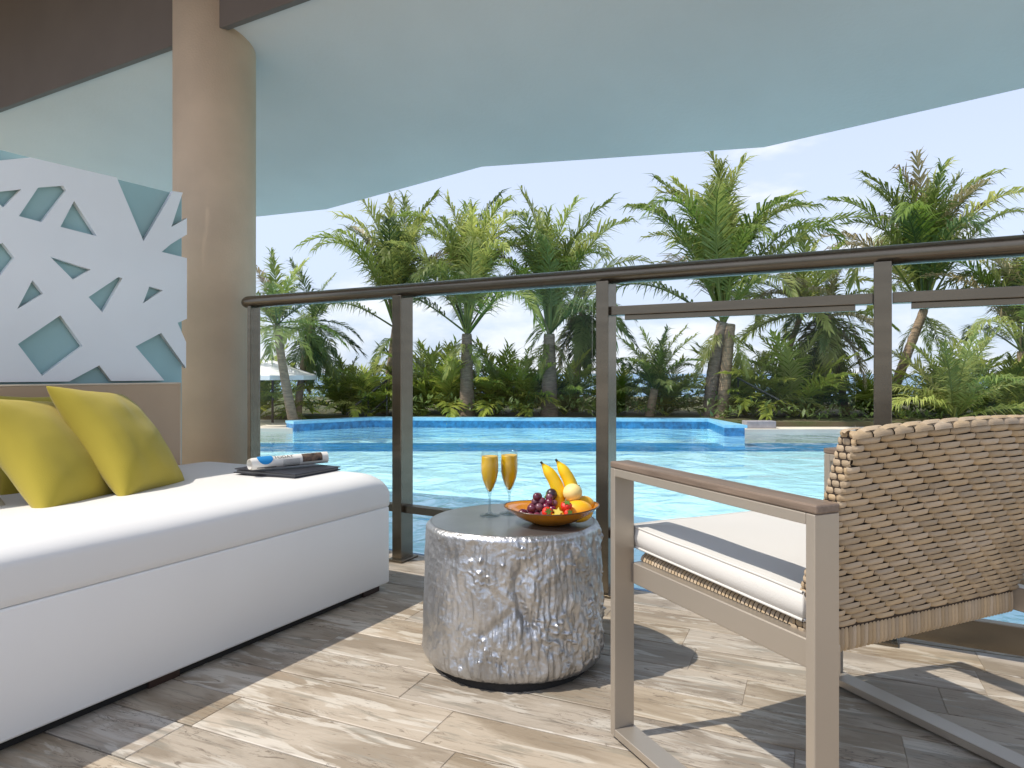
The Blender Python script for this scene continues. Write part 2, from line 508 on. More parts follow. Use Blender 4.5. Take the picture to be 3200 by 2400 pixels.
# ------------------------------------------------------------------ ground, sea, pool
def sheet(name, pts, z, m, kind='structure'):
    bm = bmesh.new()
    bm.faces.new([bm.verts.new((p[0], p[1], z)) for p in pts])
    bmesh.ops.recalc_face_normals(bm, faces=bm.faces[:])
    if bm.faces[:][0].normal.z < 0:
        bmesh.ops.reverse_faces(bm, faces=bm.faces[:])
    return tag(bm_obj(name, bm, m), kind=kind)


def slab(name, pts, z0, z1, m, zfun=None, kind='structure', side=None):
    bm = bmesh.new()
    a = [bm.verts.new((p[0], p[1], zfun(p) if zfun else z0)) for p in pts]
    b = [bm.verts.new((p[0], p[1], (zfun(p) + z1) if zfun else z1)) for p in pts]
    n = len(pts)
    bm.faces.new(a[::-1]); bm.faces.new(b)
    for i in range(n):
        bm.faces.new((a[i], a[(i + 1) % n], b[(i + 1) % n], b[i]))
    bmesh.ops.recalc_face_normals(bm, faces=bm.faces[:])
    o = bm_obj(name, bm, m)
    return tag(o, kind=kind) if kind else o


WZ = -0.15
sheet('sea', [(-4000, -4000), (4000, -4000), (4000, 4000), (-4000, 4000)], -2.6, M['sea'])
E1 = [W(-60, -45), W(60, -45), W(60, 34), W(-60, 34)]
slab('ground', E1, -2.9, -1.62, M['terrain'])
# pool basin (plan given right/forward from the terrace)
near = [(-9.0, 2.52), (6.5, 2.52)]
far_l, far_r = W(-9, 11.0), W(9.5, 10.9)
pool_pts = [Vector((-12, 2.56, 0)), Vector((9.0, 2.56, 0)), W(11, 10.9), W(3.35, 10.9), W(3.35, 11.75), W(-2.5, 12.05), W(-3.55, 11.12), W(-9.5, 10.9)]
slab('pool_floor', [(p.x, p.y) for p in [Vector((-14, 2.5, 0)), Vector((10, 2.5, 0)), W(12, 12.6), W(-11, 12.6)]], -0.9, -0.33, M['poolfloor'])
# submerged step nosing: a band of dark blue tile with a slightly raised lip
slab('pool_step', [W(-11, 9.85)[:2], W(12, 9.85)[:2], W(12, 10.85)[:2], W(-11, 10.85)[:2]], -0.5, -0.31, M['poolband'])
slab('pool_wall', [(-14, 2.44), (10, 2.44), (10, 2.54), (-14, 2.54)], -1.55, -0.03, M['pooldark'])
# water
bm = bmesh.new()
bm.faces.new([bm.verts.new((p.x, p.y, WZ)) for p in [Vector((-13.9, 2.545, 0)), Vector((9.9, 2.545, 0)), W(11.9, 10.9), W(3.3, 10.9), W(3.3, 11.75), W(-2.5, 12.05), W(-3.55, 11.12), W(-10.9, 11.0)]])
bmesh.ops.recalc_face_normals(bm, faces=bm.faces[:])
tag(bm_obj('water', bm, M['water']), kind='structure')
# raised blue overflow edge: base ring and lighter capping
def strip_wall(name, line, th, z0, z1, m, parent=None):
    bm = bmesh.new()
    L = [Vector(p) for p in line]
    inn, out = [], []
    for i, p in enumerate(L):
        d = (L[min(i + 1, len(L) - 1)] - L[max(i - 1, 0)]).normalized()
        nrm = Vector((-d.y, d.x, 0))
        inn.append(p); out.append(p + nrm * th)
    for a in range(len(L) - 1):
        vs_ = [bm.verts.new((q.x, q.y, z)) for z in (z0, z1) for q in (inn[a], inn[a + 1], out[a + 1], out[a])]
        for f in ((0, 1, 5, 4), (1, 2, 6, 5), (2, 3, 7, 6), (3, 0, 4, 7), (4, 5, 6, 7), (3, 2, 1, 0)):
            bm.faces.new([vs_[k] for k in f])
    bmesh.ops.remove_doubles(bm, verts=bm.verts[:], dist=1e-4)
    bmesh.ops.recalc_face_normals(bm, faces=bm.faces[:])
    return bm_obj(name, bm, m, parent)


edge = [W(-3.55, 11.10), W(-2.5, 12.0), W(3.35, 11.65), W(3.22, 10.35)]
ew = empty('pool_edge_wall', W(0, 11.8), 0, 'low raised pool wall of blue tile with pale capping at far side', 'pool wall')
for nm, e, th, z0, z1, m in (('tiled_face', edge, 0.30, -0.152, -0.03, M['pooldark']), ('submerged_face', edge, 0.30, -0.8, -0.154, M['poolfloor']), ('capping', edge, 0.34, -0.03, 0.015, M['poolcoping'])):
    o = strip_wall(nm, e, th, z0, z1, m)
    o.parent = ew
    o.matrix_parent_inverse = Matrix.Translation(-Vector(ew.location))
slab('pool_deck', [W(-30, 11.0)[:2], W(-3.56, 11.13)[:2], W(-2.9, 11.9)[:2], W(-2.9, 13.2)[:2], W(-30, 13.2)[:2]], -1.6, -0.10, M['deck'])
slab('pool_deck_right', [W(3.4, 10.95)[:2], W(30, 10.95)[:2], W(30, 11.45)[:2], W(3.4, 11.45)[:2]], -1.6, -0.10, M['deck']).name = 'pool_deck'
slab('planting_bed', [W(-40, 13.2)[:2], W(-2.9, 13.2)[:2], W(-2.9, 12.25)[:2], W(3.4, 12.2)[:2], W(3.4, 11.46)[:2], W(40, 11.46)[:2], W(40, 24)[:2], W(-40, 24)[:2]], -1.58, -0.02, M['soil'])

# ------------------------------------------------------------------ terrace floor
slab('floor', [(-6, -5), (5, -5), (5, 2.42), (-6, 2.42)], -0.3, -0.012, M['grout'])
fl = bpy.data.objects['floor']
PW, GAP = 0.152, 0.004
PA = R(5); PC, PS = math.cos(PA), math.sin(PA)
plank_meshes = {}
def plank_mesh(L):
    L = round(L, 2)
    if L not in plank_meshes:
        b = BX(-L / 2, L / 2, -PW / 2 + GAP / 2, PW / 2 - GAP / 2, -0.012, 0.0)
        top = [e for e in b.edges if all(v.co.z > -0.001 for v in e.verts)]
        bmesh.ops.bevel(b, geom=top, offset=0.0016, segments=1, affect='EDGES')
        me = bpy.data.meshes.new('plank'); b.to_mesh(me); b.free()
        me.materials.append(M['plank'])
        plank_meshes[L] = me
    return plank_meshes[L]
prng = random.Random(11)
y = 2.80 - PW / 2
row = 0
rest = bmesh.new()
while y > -1.6:
    x = -2.75 - prng.random() * 0.6
    while x < 3.2:
        L = prng.choice((0.45, 0.6, 0.75, 0.9))
        cx = x + L / 2
        # only the planks that can be seen from the terrace stand singly
        fx, fy = CA * cx + SA * y, -SA * cx + CA * y
        px, py = PC * cx - PS * y + 0.10, PS * cx + PC * y
        fx, fy = CA * px + SA * py, -SA * px + CA * py
        near_edge = py + abs(PS) * L / 2 + PW / 2 > 2.43
        if py - abs(PS) * L / 2 - PW / 2 > 2.42:
            x += L
            continue
        seen = fy > 0.35 and abs(fx) < 0.80 * fy + 0.6 and px + L / 2 > -1.95
        me = plank_mesh(L - GAP)
        mt = Matrix.Translation((px, py, prng.uniform(-0.0006, 0.0006))) @ Matrix.Rotation(PA, 4, 'Z')
        if near_edge or not seen:
            c = bmesh.new(); c.from_mesh(me); c.transform(mt)
            if near_edge:
                res = bmesh.ops.bisect_plane(c, geom=c.verts[:] + c.edges[:] + c.faces[:], plane_co=(0, 2.43, 0), plane_no=(0, 1, 0), clear_outer=True)
            if not c.faces:
                c.free(); x += L; continue
            if seen:
                for v in c.verts: v.co -= Vector((px, py, 0))
                bm_obj('plank', c, M['plank'], fl, loc=(px, py, 0))
            else:
                m2 = bpy.data.meshes.new('tmp'); c.to_mesh(m2); c.free(); rest.from_mesh(m2); bpy.data.meshes.remove(m2)
        else:
            share(me, 'plank', fl, (px, py, prng.uniform(-0.0006, 0.0006)), (0, 0, PA))
        x += L
    y -= PW
    row += 1
tag(bm_obj('outlying_planks', rest, M['plank'], fl), kind='stuff')
tag(bm_obj('pale_bounce_paving', BX(-6, 5, -5, -2.0, -0.0115, -0.004), M['deck']), kind='structure')  # unseen paving behind the camera, made pale to bounce light

# ------------------------------------------------------------------ column, beam, ceiling, partition wall, wall art
bm = bmesh.new()
lathe(bm, [(0.0, -0.3), (0.2, -0.3), (0.2, 3.245), (0.0, 3.245)], 72, -3.086, 2.368)
tag(bm_obj('round_column', bm, M['column'], smooth=False), 'tan plastered round column beside the end of the handrail', 'column')
for p in bpy.data.objects['round_column'].data.polygons:
    p.use_smooth = abs(p.normal.z) < 0.5
tag(bm_obj('ceiling_beam', BX(-8.0, 3.2, 2.262, 2.300, 2.515, 3.245, 0.004), M['beam']), 'brown plastered downstand beam running behind the round column under the added slab', 'beam')
tag(bm_obj('added_shade_slab', BX(-8.0, 3.2, 0.90, 2.32, 3.25, 3.50), M['beam']), kind='structure')  # unseen slab added to keep the sun off beam and column
CK = 0.25
ceil_pts = [(3.2, 2.302), (3.2, 3.55), (0.544, 3.942), (-0.632, 4.104), (-2.352, 3.83), (-3.929, 4.039), (-4.635, 3.99), (-5.61, 3.87), (-9.0, 4.0), (-9.0, 2.302)]
slab('ceiling', ceil_pts, 0, 0.24, M['ceiling'], zfun=lambda p: 2.54 - CK * (p[1] - 2.3))

wall = bm_obj('partition_wall', BX(-2.86, -2.70, -0.6, 1.905, -0.2, 1.575, 0.004), M['teal'])
tag(wall, 'low teal partition wall behind the daybed beside the tan column', 'wall')

OUT = [(1.805, 0.769), (1.679, 0.908), (1.79, 0.969), (1.906, 0.822), (1.906, 0.935), (1.866, 1.016), (1.91, 1.036), (1.91, 1.3), (1.793, 1.309), (1.833, 1.347), (1.91, 1.403), (1.91, 1.474), (1.837, 1.422), (1.89, 1.58), (1.845, 1.576), (1.713, 1.34), (1.602, 1.573), (1.292, 1.567), (1.199, 1.531), (0.99, 1.462), (0.811, 1.454), (0.40, 1.50), (0.05, 1.40), (0.05, 0.769), (1.424, 0.769), (1.534, 0.83), (1.581, 0.769)]
HOLES = [[(1.154, 1.408), (1.264, 1.447), (1.208, 1.371), (1.184, 1.39)],
         [(1.256, 1.351), (1.318, 1.466), (1.402, 1.493), (1.414, 1.478), (1.329, 1.344)],
         [(1.393, 1.339), (1.441, 1.445), (1.525, 1.328)],
         [(1.147, 1.213), (1.206, 1.249), (1.242, 1.203), (1.195, 1.13), (1.154, 1.137)],
         [(1.359, 1.223), (1.503, 1.196), (1.437, 1.15)],
         [(1.251, 1.025), (1.299, 1.131), (1.336, 1.087)],
         [(1.494, 1.09), (1.609, 1.181), (1.626, 1.178), (1.546, 1.036)],
         [(1.711, 1.086), (1.738, 1.158), (1.799, 1.148)],
         [(1.253, 0.902), (1.393, 1.013), (1.472, 0.903), (1.331, 0.79)],
         [(1.056, 1.035), (1.154, 1.019), (1.111, 0.874), (1.016, 0.911)],
         [(0.915, 1.253), (1.029, 1.315), (1.056, 1.231), (0.971, 1.122)],
         [(0.62, 1.02), (0.78, 1.16), (0.83, 0.95)], [(0.36, 1.20), (0.52, 1.33), (0.60, 1.22), (0.47, 1.10)]]
cu = bpy.data.curves.new('art', 'CURVE')
cu.dimensions = '2D'; cu.fill_mode = 'BOTH'; cu.extrude = 0.009; cu.bevel_depth = 0.0
for poly in [OUT] + HOLES:
    sp = cu.splines.new('POLY'); sp.points.add(len(poly) - 1)
    for i, p in enumerate(poly): sp.points[i].co = (p[0], p[1], 0, 1)
    sp.use_cyclic_u = True
tmp = bpy.data.objects.new('tmp', cu)
COL.objects.link(tmp)
dg = bpy.context.evaluated_depsgraph_get()
me = bpy.data.meshes.new_from_object(tmp.evaluated_get(dg))
bpy.data.objects.remove(tmp)
# local x -> along the wall (+Y), local y -> up
me.transform(Matrix(((0, 0, 1, -2.683), (1, 0, 0, 0), (0, 1, 0, 0), (0, 0, 0, 1))))
art = mesh_obj('wall_art', me, M['artwhite'])
tag(art, 'white cut-out panel of angular shards mounted on the teal wall', 'wall panel')

# ------------------------------------------------------------------ daybed
db = empty('daybed', (-2.1, 0.95, 0), 0, 'long white upholstered daybed with tan headboard along the wall', 'daybed')
def P(o):          # keep building coordinates for parts of a thing that stands at its own base
    o.matrix_parent_inverse = Matrix.Translation(-Vector(o.parent.location))
    return o
DX0, DX1, DY0, DY1 = -2.60, -1.625, -0.35, 1.995
P(bm_obj('base', BX(DX0, DX1, DY0, DY1, 0.024, 0.306, 0.007, 3), M['vinyl'], db, smooth=True))
P(bm_obj('dark_gap_plinth', BX(DX0 + 0.05, DX1 - 0.022, DY0 + 0.05, DY1 - 0.045, 0.002, 0.0225), M['black'], db))  # black block painted in as the shadow gap under the base
for fy in (DY1 - 0.09, 1.10, 0.2):
    b = BX(DX1 - 0.085, DX1 - 0.016, fy - 0.035, fy + 0.052, 0.0, 0.0235, 0.002)
    P(bm_obj('foot', b, M['darkwood'], db))
# mattress: crowned top, soft front roll, end falling away
def mattress():
    bm = bmesh.new()
    def spaced(a, b, r, n, m):
        e = [a + r * (1 - math.cos(math.pi / 2 * i / m)) for i in range(m)]
        mid = [a + r + (b - a - 2 * r) * i / n for i in range(n + 1)]
        f = [b - r * (1 - math.cos(math.pi / 2 * i / m)) for i in range(m)][::-1]
        return e + mid + f
    xs = spaced(DX0, DX1, 0.10, 14, 9)
    ys = spaced(DY0, DY1, 0.10, 30, 9)
    def edge(e, r, h):
        if e >= r: return 0.0
        return h * (1 - math.sqrt(max(0, 1 - ((r - e) / r) ** 2)))
    def zt(x, y):
        z = 0.438 - 0.012 * max(0, (-1.9 - x)) / 0.7
        z -= 0.006 * max(0.0, (y - 1.2)) / 0.8
        z -= edge(DX1 - x, 0.105, 0.052) + edge(DY1 - y, 0.10, 0.034) + edge(y - DY0, 0.08, 0.06) + edge(x - DX0, 0.05, 0.03)
        z += 0.0045 * noise.noise(Vector((x * 2.6, y * 2.2, 3.1))) + 0.0014 * noise.noise(Vector((x * 8, y * 5, 1.7)))
        z -= 0.012 * math.exp(-(((x + 2.3) / 0.28) ** 2 + ((y - 1.1) / 0.45) ** 2))
        return max(z, 0.36)
    V = [[bm.verts.new((x, y, zt(x, y))) for y in ys] for x in xs]
    nx, ny = len(xs), len(ys)
    for i in range(nx - 1):
        for j in range(ny - 1):
            bm.faces.new((V[i][j], V[i + 1][j], V[i + 1][j + 1], V[i][j + 1]))
    rim = [V[i][0] for i in range(nx)] + [V[nx - 1][j] for j in range(1, ny)] + [V[i][ny - 1] for i in range(nx - 2, -1, -1)] + [V[0][j] for j in range(ny - 2, 0, -1)]
    lv = []
    for k, z in enumerate((0.345, 0.326, 0.312, 0.3068)):
        ins = (0.0, 0.0, 0.001, 0.004)[k]
        ring = []
        for v in rim:
            x = min(max(v.co.x, DX0 + ins), DX1 - ins); y = min(max(v.co.y, DY0 + ins), DY1 - ins)
            ring.append(bm.verts.new((x, y, min(z, v.co.z - 0.004))))
        lv.append(ring)
    prev = rim
    for ring in lv:
        for k in range(len(rim)):
            bm.faces.new((prev[k], ring[k], ring[(k + 1) % len(rim)], prev[(k + 1) % len(rim)]))
        prev = ring
    bmesh.ops.recalc_face_normals(bm, faces=bm.faces[:])
    return bm
P(bm_obj('mattress', mattress(), M['vinyl_top'], db, smooth=True))
hb = P(bm_obj('headboard', BX(-2.688, -2.612, DY0, 1.838, 0.05, 0.757, 0.006, 3), M['headboard'], db, smooth=True))
b = bmesh.new()
tube(b, [(-2.614, DY0, 0.7575), (-2.614, 1.836, 0.7575)], 0.004, 8)
tube(b, [(-2.614, 1.836, 0.7575), (-2.614, 1.836, 0.34)], 0.004, 8)
o = bm_obj('piping', b, M['piping'], hb, smooth=True)

# pillows
def pillow_mesh(Lx, Ly, T, seed, sag=0.0):
    bm = bmesh.new()
    n = 26
    r = random.Random(seed)
    o1, o2 = r.random() * 50, r.random() * 50
    top, bot = {}, {}
    for i in range(n + 1):
        for j in range(n + 1):
            s, t = -math.cos(math.pi * i / n), -math.cos(math.pi * j / n)
            x = Lx / 2 * s * (1 - 0.115 * (1 - t * t) * abs(s) ** 2)
            y = Ly / 2 * t * (1 - 0.115 * (1 - s * s) * abs(t) ** 2)
            y -= sag * (1 - s * s) * (t > 0) * t
            h = T / 2 * (max(0, (1 - s * s)) * max(0, (1 - t * t))) ** 0.42
            w = noise.noise(Vector((s * 1.6 + o1, t * 1.6 + o2, 0))) * 0.006 + noise.noise(Vector((s * 4 + o1, t * 4 - o2, 5))) * 0.004
            e = min(1, 6 * (1 - max(abs(s), abs(t))))
            edge_ = i in (0, n) or j in (0, n)
            v = bm.verts.new((x, y, h + w * e))
            top[i, j] = v
            bot[i, j] = v if edge_ else bm.verts.new((x, y, -h * 0.9 + w * e))
    for i in range(n):
        for j in range(n):
            bm.faces.new((top[i, j], top[i + 1, j], top[i + 1, j + 1], top[i, j + 1]))
            bm.faces.new((bot[i, j], bot[i, j + 1], bot[i + 1, j + 1], bot[i + 1, j]))
    # stitched seam bead
    return bm


def pillow(name, center, ex, ey, size, T, m, seed, label, group=None):
    ex = Vector(ex).normalized(); ey = Vector(ey); ey = (ey - ex * ey.dot(ex)).normalized(); ez = ex.cross(ey)
    o = bm_obj(name, pillow_mesh(size[0], size[1], T, seed), m, smooth=True)
    o.matrix_world = Matrix(((ex.x, ey.x, ez.x, center[0]), (ex.y, ey.y, ez.y, center[1]), (ex.z, ey.z, ez.z, center[2]), (0, 0, 0, 1)))
    return tag(o, label, 'pillow', group)

PG = 'yellow-green throw pillows on the daybed'
pillow('throw_pillow', (-2.215, 1.345, 0.570), (-0.45, 0.89, -0.10), (-0.56, -0.16, 0.74), (0.375, 0.435), 0.17, M['pillow'], 3,
       'front yellow-green pillow leaning nearest the column with all four corners showing', PG)
pillow('throw_pillow', (-2.225, 1.135, 0.552), (-0.42, 0.90, -0.08), (-0.56, -0.18, 0.70), (0.385, 0.435), 0.17, M['pillow'], 8,
       'yellow-green pillow cut by the left picture edge, left of the front one', PG)
pillow('throw_pillow', (-2.50, 1.27, 0.565), (-0.10, 0.99, 0.0), (-0.30, -0.05, 0.9), (0.385, 0.36), 0.12, M['pillow'], 5,
       'mostly hidden yellow-green pillow wedged behind the other two', PG)
pillow('throw_pillow', (-2.29, 0.82, 0.52), (-0.30, 0.95, -0.02), (-0.62, -0.10, 0.62), (0.36, 0.36), 0.14, M['beige'], 12,
       'beige pillow lowest at the left edge of the daybed')

# ------------------------------------------------------------------ railing
RV = 2.34
PU = [-2.76, -1.835, -0.905, -0.02, 0.90, 1.82, 2.75]
rl = empty('balcony_railing', (-0.9, RV, 0), 0, 'bronze metal balcony railing with clear glass panels facing the pool', 'railing')
b = bmesh.new()
HZ = 1.153
n = 20
prof = [(-2.837, 0.0), (-2.834, 0.013), (-2.826, 0.022), (-2.812, 0.0280), (-2.795, 0.0305), (2.9, 0.0305)]
tube(b, [(p[0], RV, HZ) for p in prof], [max(p[1], 0.0005) for p in prof], 24)
P(bm_obj('handrail', b, M['rail'], rl, smooth=True))
pm = None
for i, u in enumerate(PU):
    z0 = 0.0
    b = BX(u - 0.024, u + 0.024, RV - 0.042, RV + 0.042, z0, HZ - 0.022, 0.0025)
    if i == 0:
        b.free(); b = BX(u - 0.012, u + 0.012, RV - 0.030, RV + 0.030, z0, HZ - 0.022, 0.002)
    po = P(bm_obj('post', b, M['rail'], rl))
    b = BX(u - 0.040, u + 0.040, RV - 0.058, RV + 0.058, 0.0005, 0.010, 0.002)
    P(bm_obj('base_plate', b, M['rail'], rl))
glass = [M['glass'], M['glassedge']]
def pane(x0, x1, z0, z1):
    b = BX(x0, x1, RV - 0.005, RV + 0.005, z0, z1)
    for f in b.faces:
        f.material_index = 0 if abs(f.normal.y) > 0.9 else 1
    return P(bm_obj('glass_panel', b, glass, rl))
for i in range(len(PU) - 1):
    x0, x1 = PU[i] + 0.024, PU[i + 1] - 0.024
    b = BX(x0 + 0.001, x1 - 0.001, RV - 0.022, RV + 0.022, 0.205, 0.236, 0.002)
    P(bm_obj('bottom_rail', b, M['rail'], rl))
    if i < 2:
        pane(x0 + (0.005 if i == 0 else 0.030), x1 - 0.030, 0.237, 1.125)
    else:
        b = BX(x0 + 0.001, x1 - 0.001, RV - 0.024, RV + 0.024, 1.008, 1.040, 0.002)
        P(bm_obj('mid_rail', b, M['rail'], rl))
        b = BX(x0 + 0.050, x1 - 0.050, RV - 0.011, RV + 0.011, 0.990, 1.0075, 0.001)
        P(bm_obj('glass_channel', b, M['rail'], rl))
        pane(x0 + 0.050, x1 - 0.050, 0.237, 0.991)
    if i >= 3:
        b = BX(x0 + 0.001, x1 - 0.001, RV - 0.016, RV + 0.016, 0.02, 0.10, 0.002)
        P(bm_obj('toe_board', b, M['rail'], rl))

# ------------------------------------------------------------------ armchair
ch_loc = W(0.443, 0.999)
ch = empty('armchair', (ch_loc.x, ch_loc.y, 0), R(53.3), 'woven wicker armchair with flat metal frame and cream seat cushion', 'armchair')
CWD, CDP, CZT = 0.70, 0.551, 0.592
FW, FT = 0.051, 0.017
for sx_ in (0, 1):
    xa, xb = (0.0, FW) if sx_ == 0 else (CWD - FW, CWD)
    bm_obj('leg', BX(xa, xb, CDP - FT, CDP, 0.008, CZT, 0.0012, 1), M['frame'], ch)
    bm_obj('leg', BX(xa, xb, 0, FT, 0.008, CZT, 0.0012, 1), M['frame'], ch)
    bm_obj('arm_rail', BX(xa, xb, FT + 0.0005, CDP - FT - 0.0005, CZT - FT, CZT, 0.0012, 1), M['frame'], ch)
    bm_obj('floor_runner', BX(xa, xb, FT + 0.0005, CDP - FT - 0.0005, 0.008, 0.008 + FT, 0.0012, 1), M['frame'], ch)
    bm_obj('armrest', BX(xa + 0.001, xb - 0.001, -0.002, CDP + 0.003, CZT + 0.0005, CZT + 0.0145, 0.003, 2), M['armwood'], ch)
    xi = FW - 0.006 if sx_ == 0 else CWD - FW - 0.024
    bm_obj('seat_rail', BX(xi, xi + 0.030, FT, CDP - FT, 0.338, 0.384, 0.002, 1), M['frame'], ch)
    for yy in (0.012, CDP - 0.012):
        bb = bmesh.new(); lathe(bb, [(0, 0), (0.011, 0), (0.011, 0.0085), (0, 0.0085)], 12, (xa + xb) / 2, yy)
        bm_obj('glide', bb, M['black'], ch)
bm_obj('stretcher', BX(FW + 0.024, CWD - FW - 0.024, CDP - 0.060, CDP - 0.030, 0.338, 0.384, 0.002, 1), M['frame'], ch)

# seat: woven deck, strands wrapped over the side rails
SX0, SX1 = 0.078, CWD - 0.078
deck_ = bm_obj('woven_seat', BX(SX0, SX1, 0.09, CDP - 0.005, 0.370, 0.394, 0.004), M['wickerdark'], ch)
b = BX(-0.0045, 0.0045, -0.0015, 0.0015, -0.014, 0.014)
b.free()
def strand_mesh(name, L, Wd, H, m, nl=6, na=4):
    """one flat woven strand: arched along its length so both ends dive under, rounded across; length along x, width along y, out along z"""
    bm = bmesh.new()
    g = []
    for i in range(nl + 1):
        s = -1 + 2 * i / nl
        h = H * (1 - abs(s) ** 6) - 0.0012
        rowv = []
        for j in range(na + 1):
            t = -1 + 2 * j / na
            rowv.append(bm.verts.new((L / 2 * s, Wd / 2 * t * (1 - 0.12 * abs(s) ** 4), h - 0.35 * H * t * t * t * t - (0.0012 if abs(t) == 1 else 0))))
        g.append(rowv)
    for i in range(nl):
        for j in range(na):
            bm.faces.new((g[i][j], g[i + 1][j], g[i + 1][j + 1], g[i][j + 1]))
    me = bpy.data.meshes.new(name); bm.to_mesh(me); bm.free()
    for p in me.polygons: p.use_smooth = True
    me.materials.append(m)
    return me

# deck strands along the visible left edge
dm = strand_mesh('deck_strand', 0.030, 0.0085, 0.004, M['wicker'], 4, 2)
for k in range(44):
    y = 0.10 + k * 0.0100
    if y > CDP - 0.02: break
    o = share(dm, 'deck_strand', deck_, (SX0 - 0.002, y, 0.397), (0, R(-38), 0))
    o2 = share(dm, 'deck_strand', deck_, (SX1 + 0.002, y, 0.397), (0, R(38), 0))

# backrest: leaning panel.  s = 0..1 across, t = height along the panel
BT = 0.030                                        # thickness
Z0, Z1 = 0.336, 0.717
def back_pt(x, z, depth):
    """rear surface point of the back at width x, height z; depth moves forward into the seat"""
    f = (z - Z0) / (Z1 - Z0)
    s = (x - SX0) / (SX1 - SX0)
    y = 0.096 - 0.136 * f - 0.012 * math.sin(math.pi * s) * f
    return Vector((x, y + depth, z))
def back_x(f, s):
    xa, xb = 0.070 - 0.026 * f, CWD - 0.070 + 0.026 * f
    return xa + (xb - xa) * s
def crown(s): return 0.013 * math.sin(math.pi * s)
bm = bmesh.new()
NS, NT = 16, 10
gr = {}
for d, dep in ((0, 0.003), (1, BT - 0.003)):
    for i in range(NS + 1):
        for j in range(NT + 1):
            s, f = i / NS, j / NT
            z = Z0 + (Z1 + crown(s) - 0.004 - Z0) * f
            gr[d, i, j] = bm.verts.new(back_pt(back_x(f, s), z, dep))
for d in (0, 1):
    for i in range(NS):
        for j in range(NT):
            bm.faces.new((gr[d, i, j], gr[d, i + 1, j], gr[d, i + 1, j + 1], gr[d, i, j + 1]))
for i in range(NS):
    bm.faces.new((gr[0, i, NT], gr[0, i + 1, NT], gr[1, i + 1, NT], gr[1, i, NT]))
    bm.faces.new((gr[0, i, 0], gr[0, i + 1, 0], gr[1, i + 1, 0], gr[1, i, 0]))
for j in range(NT):
    bm.faces.new((gr[0, 0, j], gr[0, 0, j + 1], gr[1, 0, j + 1], gr[1, 0, j]))
    bm.faces.new((gr[0, NS, j], gr[0, NS, j + 1], gr[1, NS, j + 1], gr[1, NS, j]))
bmesh.ops.recalc_face_normals(bm, faces=bm.faces[:])
back = bm_obj('backrest', bm, M['wickerdark'], ch)

def place_mat(pos, xdir, ndir):
    x = xdir.normalized(); z = (ndir - x * ndir.dot(x)).normalized(); y = z.cross(x)
    return Matrix(((x.x, y.x, z.x, pos.x), (x.y, y.y, z.y, pos.y), (x.z, y.z, z.z, pos.z), (0, 0, 0, 1)))

wm = strand_mesh('wicker_strand', 0.0470, 0.0108, 0.0046, M['wicker'], 8, 4)
wm_stuff = strand_mesh('weave', 0.0470, 0.0108, 0.0046, M['wickerstuff'], 6, 3)
PITCH, ROWH = 0.0468, 0.0109
places = []
nrow = int((Z1 - 0.012 - (Z0 + 0.042)) / ROWH) + 1
for j in range(nrow):
    zrow = Z0 + 0.048 + j * ROWH
    f = (zrow - Z0) / (Z1 - Z0)
    xa, xb = back_x(f, 0), back_x(f, 1)
    off = (j * 0.64 % 1.0) * PITCH
    k = -2
    while True:
        l0 = max(xa + off + k * PITCH - PITCH / 2, xa - 0.0015)
        l1 = min(xa + off + k * PITCH + PITCH / 2, xb + 0.0015)
        k += 1
        if l0 > xb - 0.004: break
        if l1 - l0 < 0.009: continue
        x = (l0 + l1) / 2
        ln = (l1 - l0) / PITCH
        s = (x - xa) / (xb - xa)
        z = zrow + crown(s) * f
        p0 = back_pt(x, z, 0.0)
        dx = back_pt(x + 0.01, z + 0.01 * (crown(min(1, s + .02)) - crown(s)) * f / 0.012, 0.0) - back_pt(x - 0.01, z, 0.0)
        dz = back_pt(x, z + 0.01, 0) - back_pt(x, z - 0.01, 0)
        nrm = dx.cross(dz)
        if nrm.y > 0: nrm = -nrm
        dxr = dx.normalized() + Vector((0, 0, rng.uniform(0.0, 0.05)))
        places.append((place_mat(p0 + nrm.normalized() * rng.uniform(0, 0.0008), dxr, nrm), ln))
# those showing largest (nearest the viewer) stay single
places.sort(key=lambda q: (ch.matrix_basis @ q[0].translation - Vector((0, 0, 0.8))).length)
stuff = bmesh.new()
for idx, (mt, ln) in enumerate(places):
    if idx < 300:
        o = share(wm, 'wicker_strand', back)
        o.matrix_local = mt @ Matrix.Diagonal((ln * rng.uniform(0.98, 1.02), rng.uniform(0.95, 1.04), rng.uniform(0.85, 1.2), 1))
    else:
        c = wm_stuff.copy(); c.transform(mt @ Matrix.Diagonal((ln, 1, 1, 1))); stuff.from_mesh(c); bpy.data.meshes.remove(c)
if len(stuff.verts):
    tag(bm_obj('weave_fill', stuff, M['wickerstuff'], back, smooth=True), kind='stuff')
# front side of the back, coarse strands (seen only past the cushion)
# bottom wrap: upright strands
wr = strand_mesh('wrap_strand', 0.046, 0.0090, 0.0045, M['wicker'])
xa, xb = back_x(0.05, 0), back_x(0.05, 1)
nb = int((xb - xa) / 0.0094)
for i in range(nb):
    x = xa + (i + 0.5) * (xb - xa) / nb
    p0 = back_pt(x, Z0 + 0.020, -0.002)
    o = share(wr, 'wrap_strand', back)
    o.matrix_local = place_mat(p0, Vector((rng.uniform(-.04, .04), 0, 1)), Vector((0, -1, 0.1)))
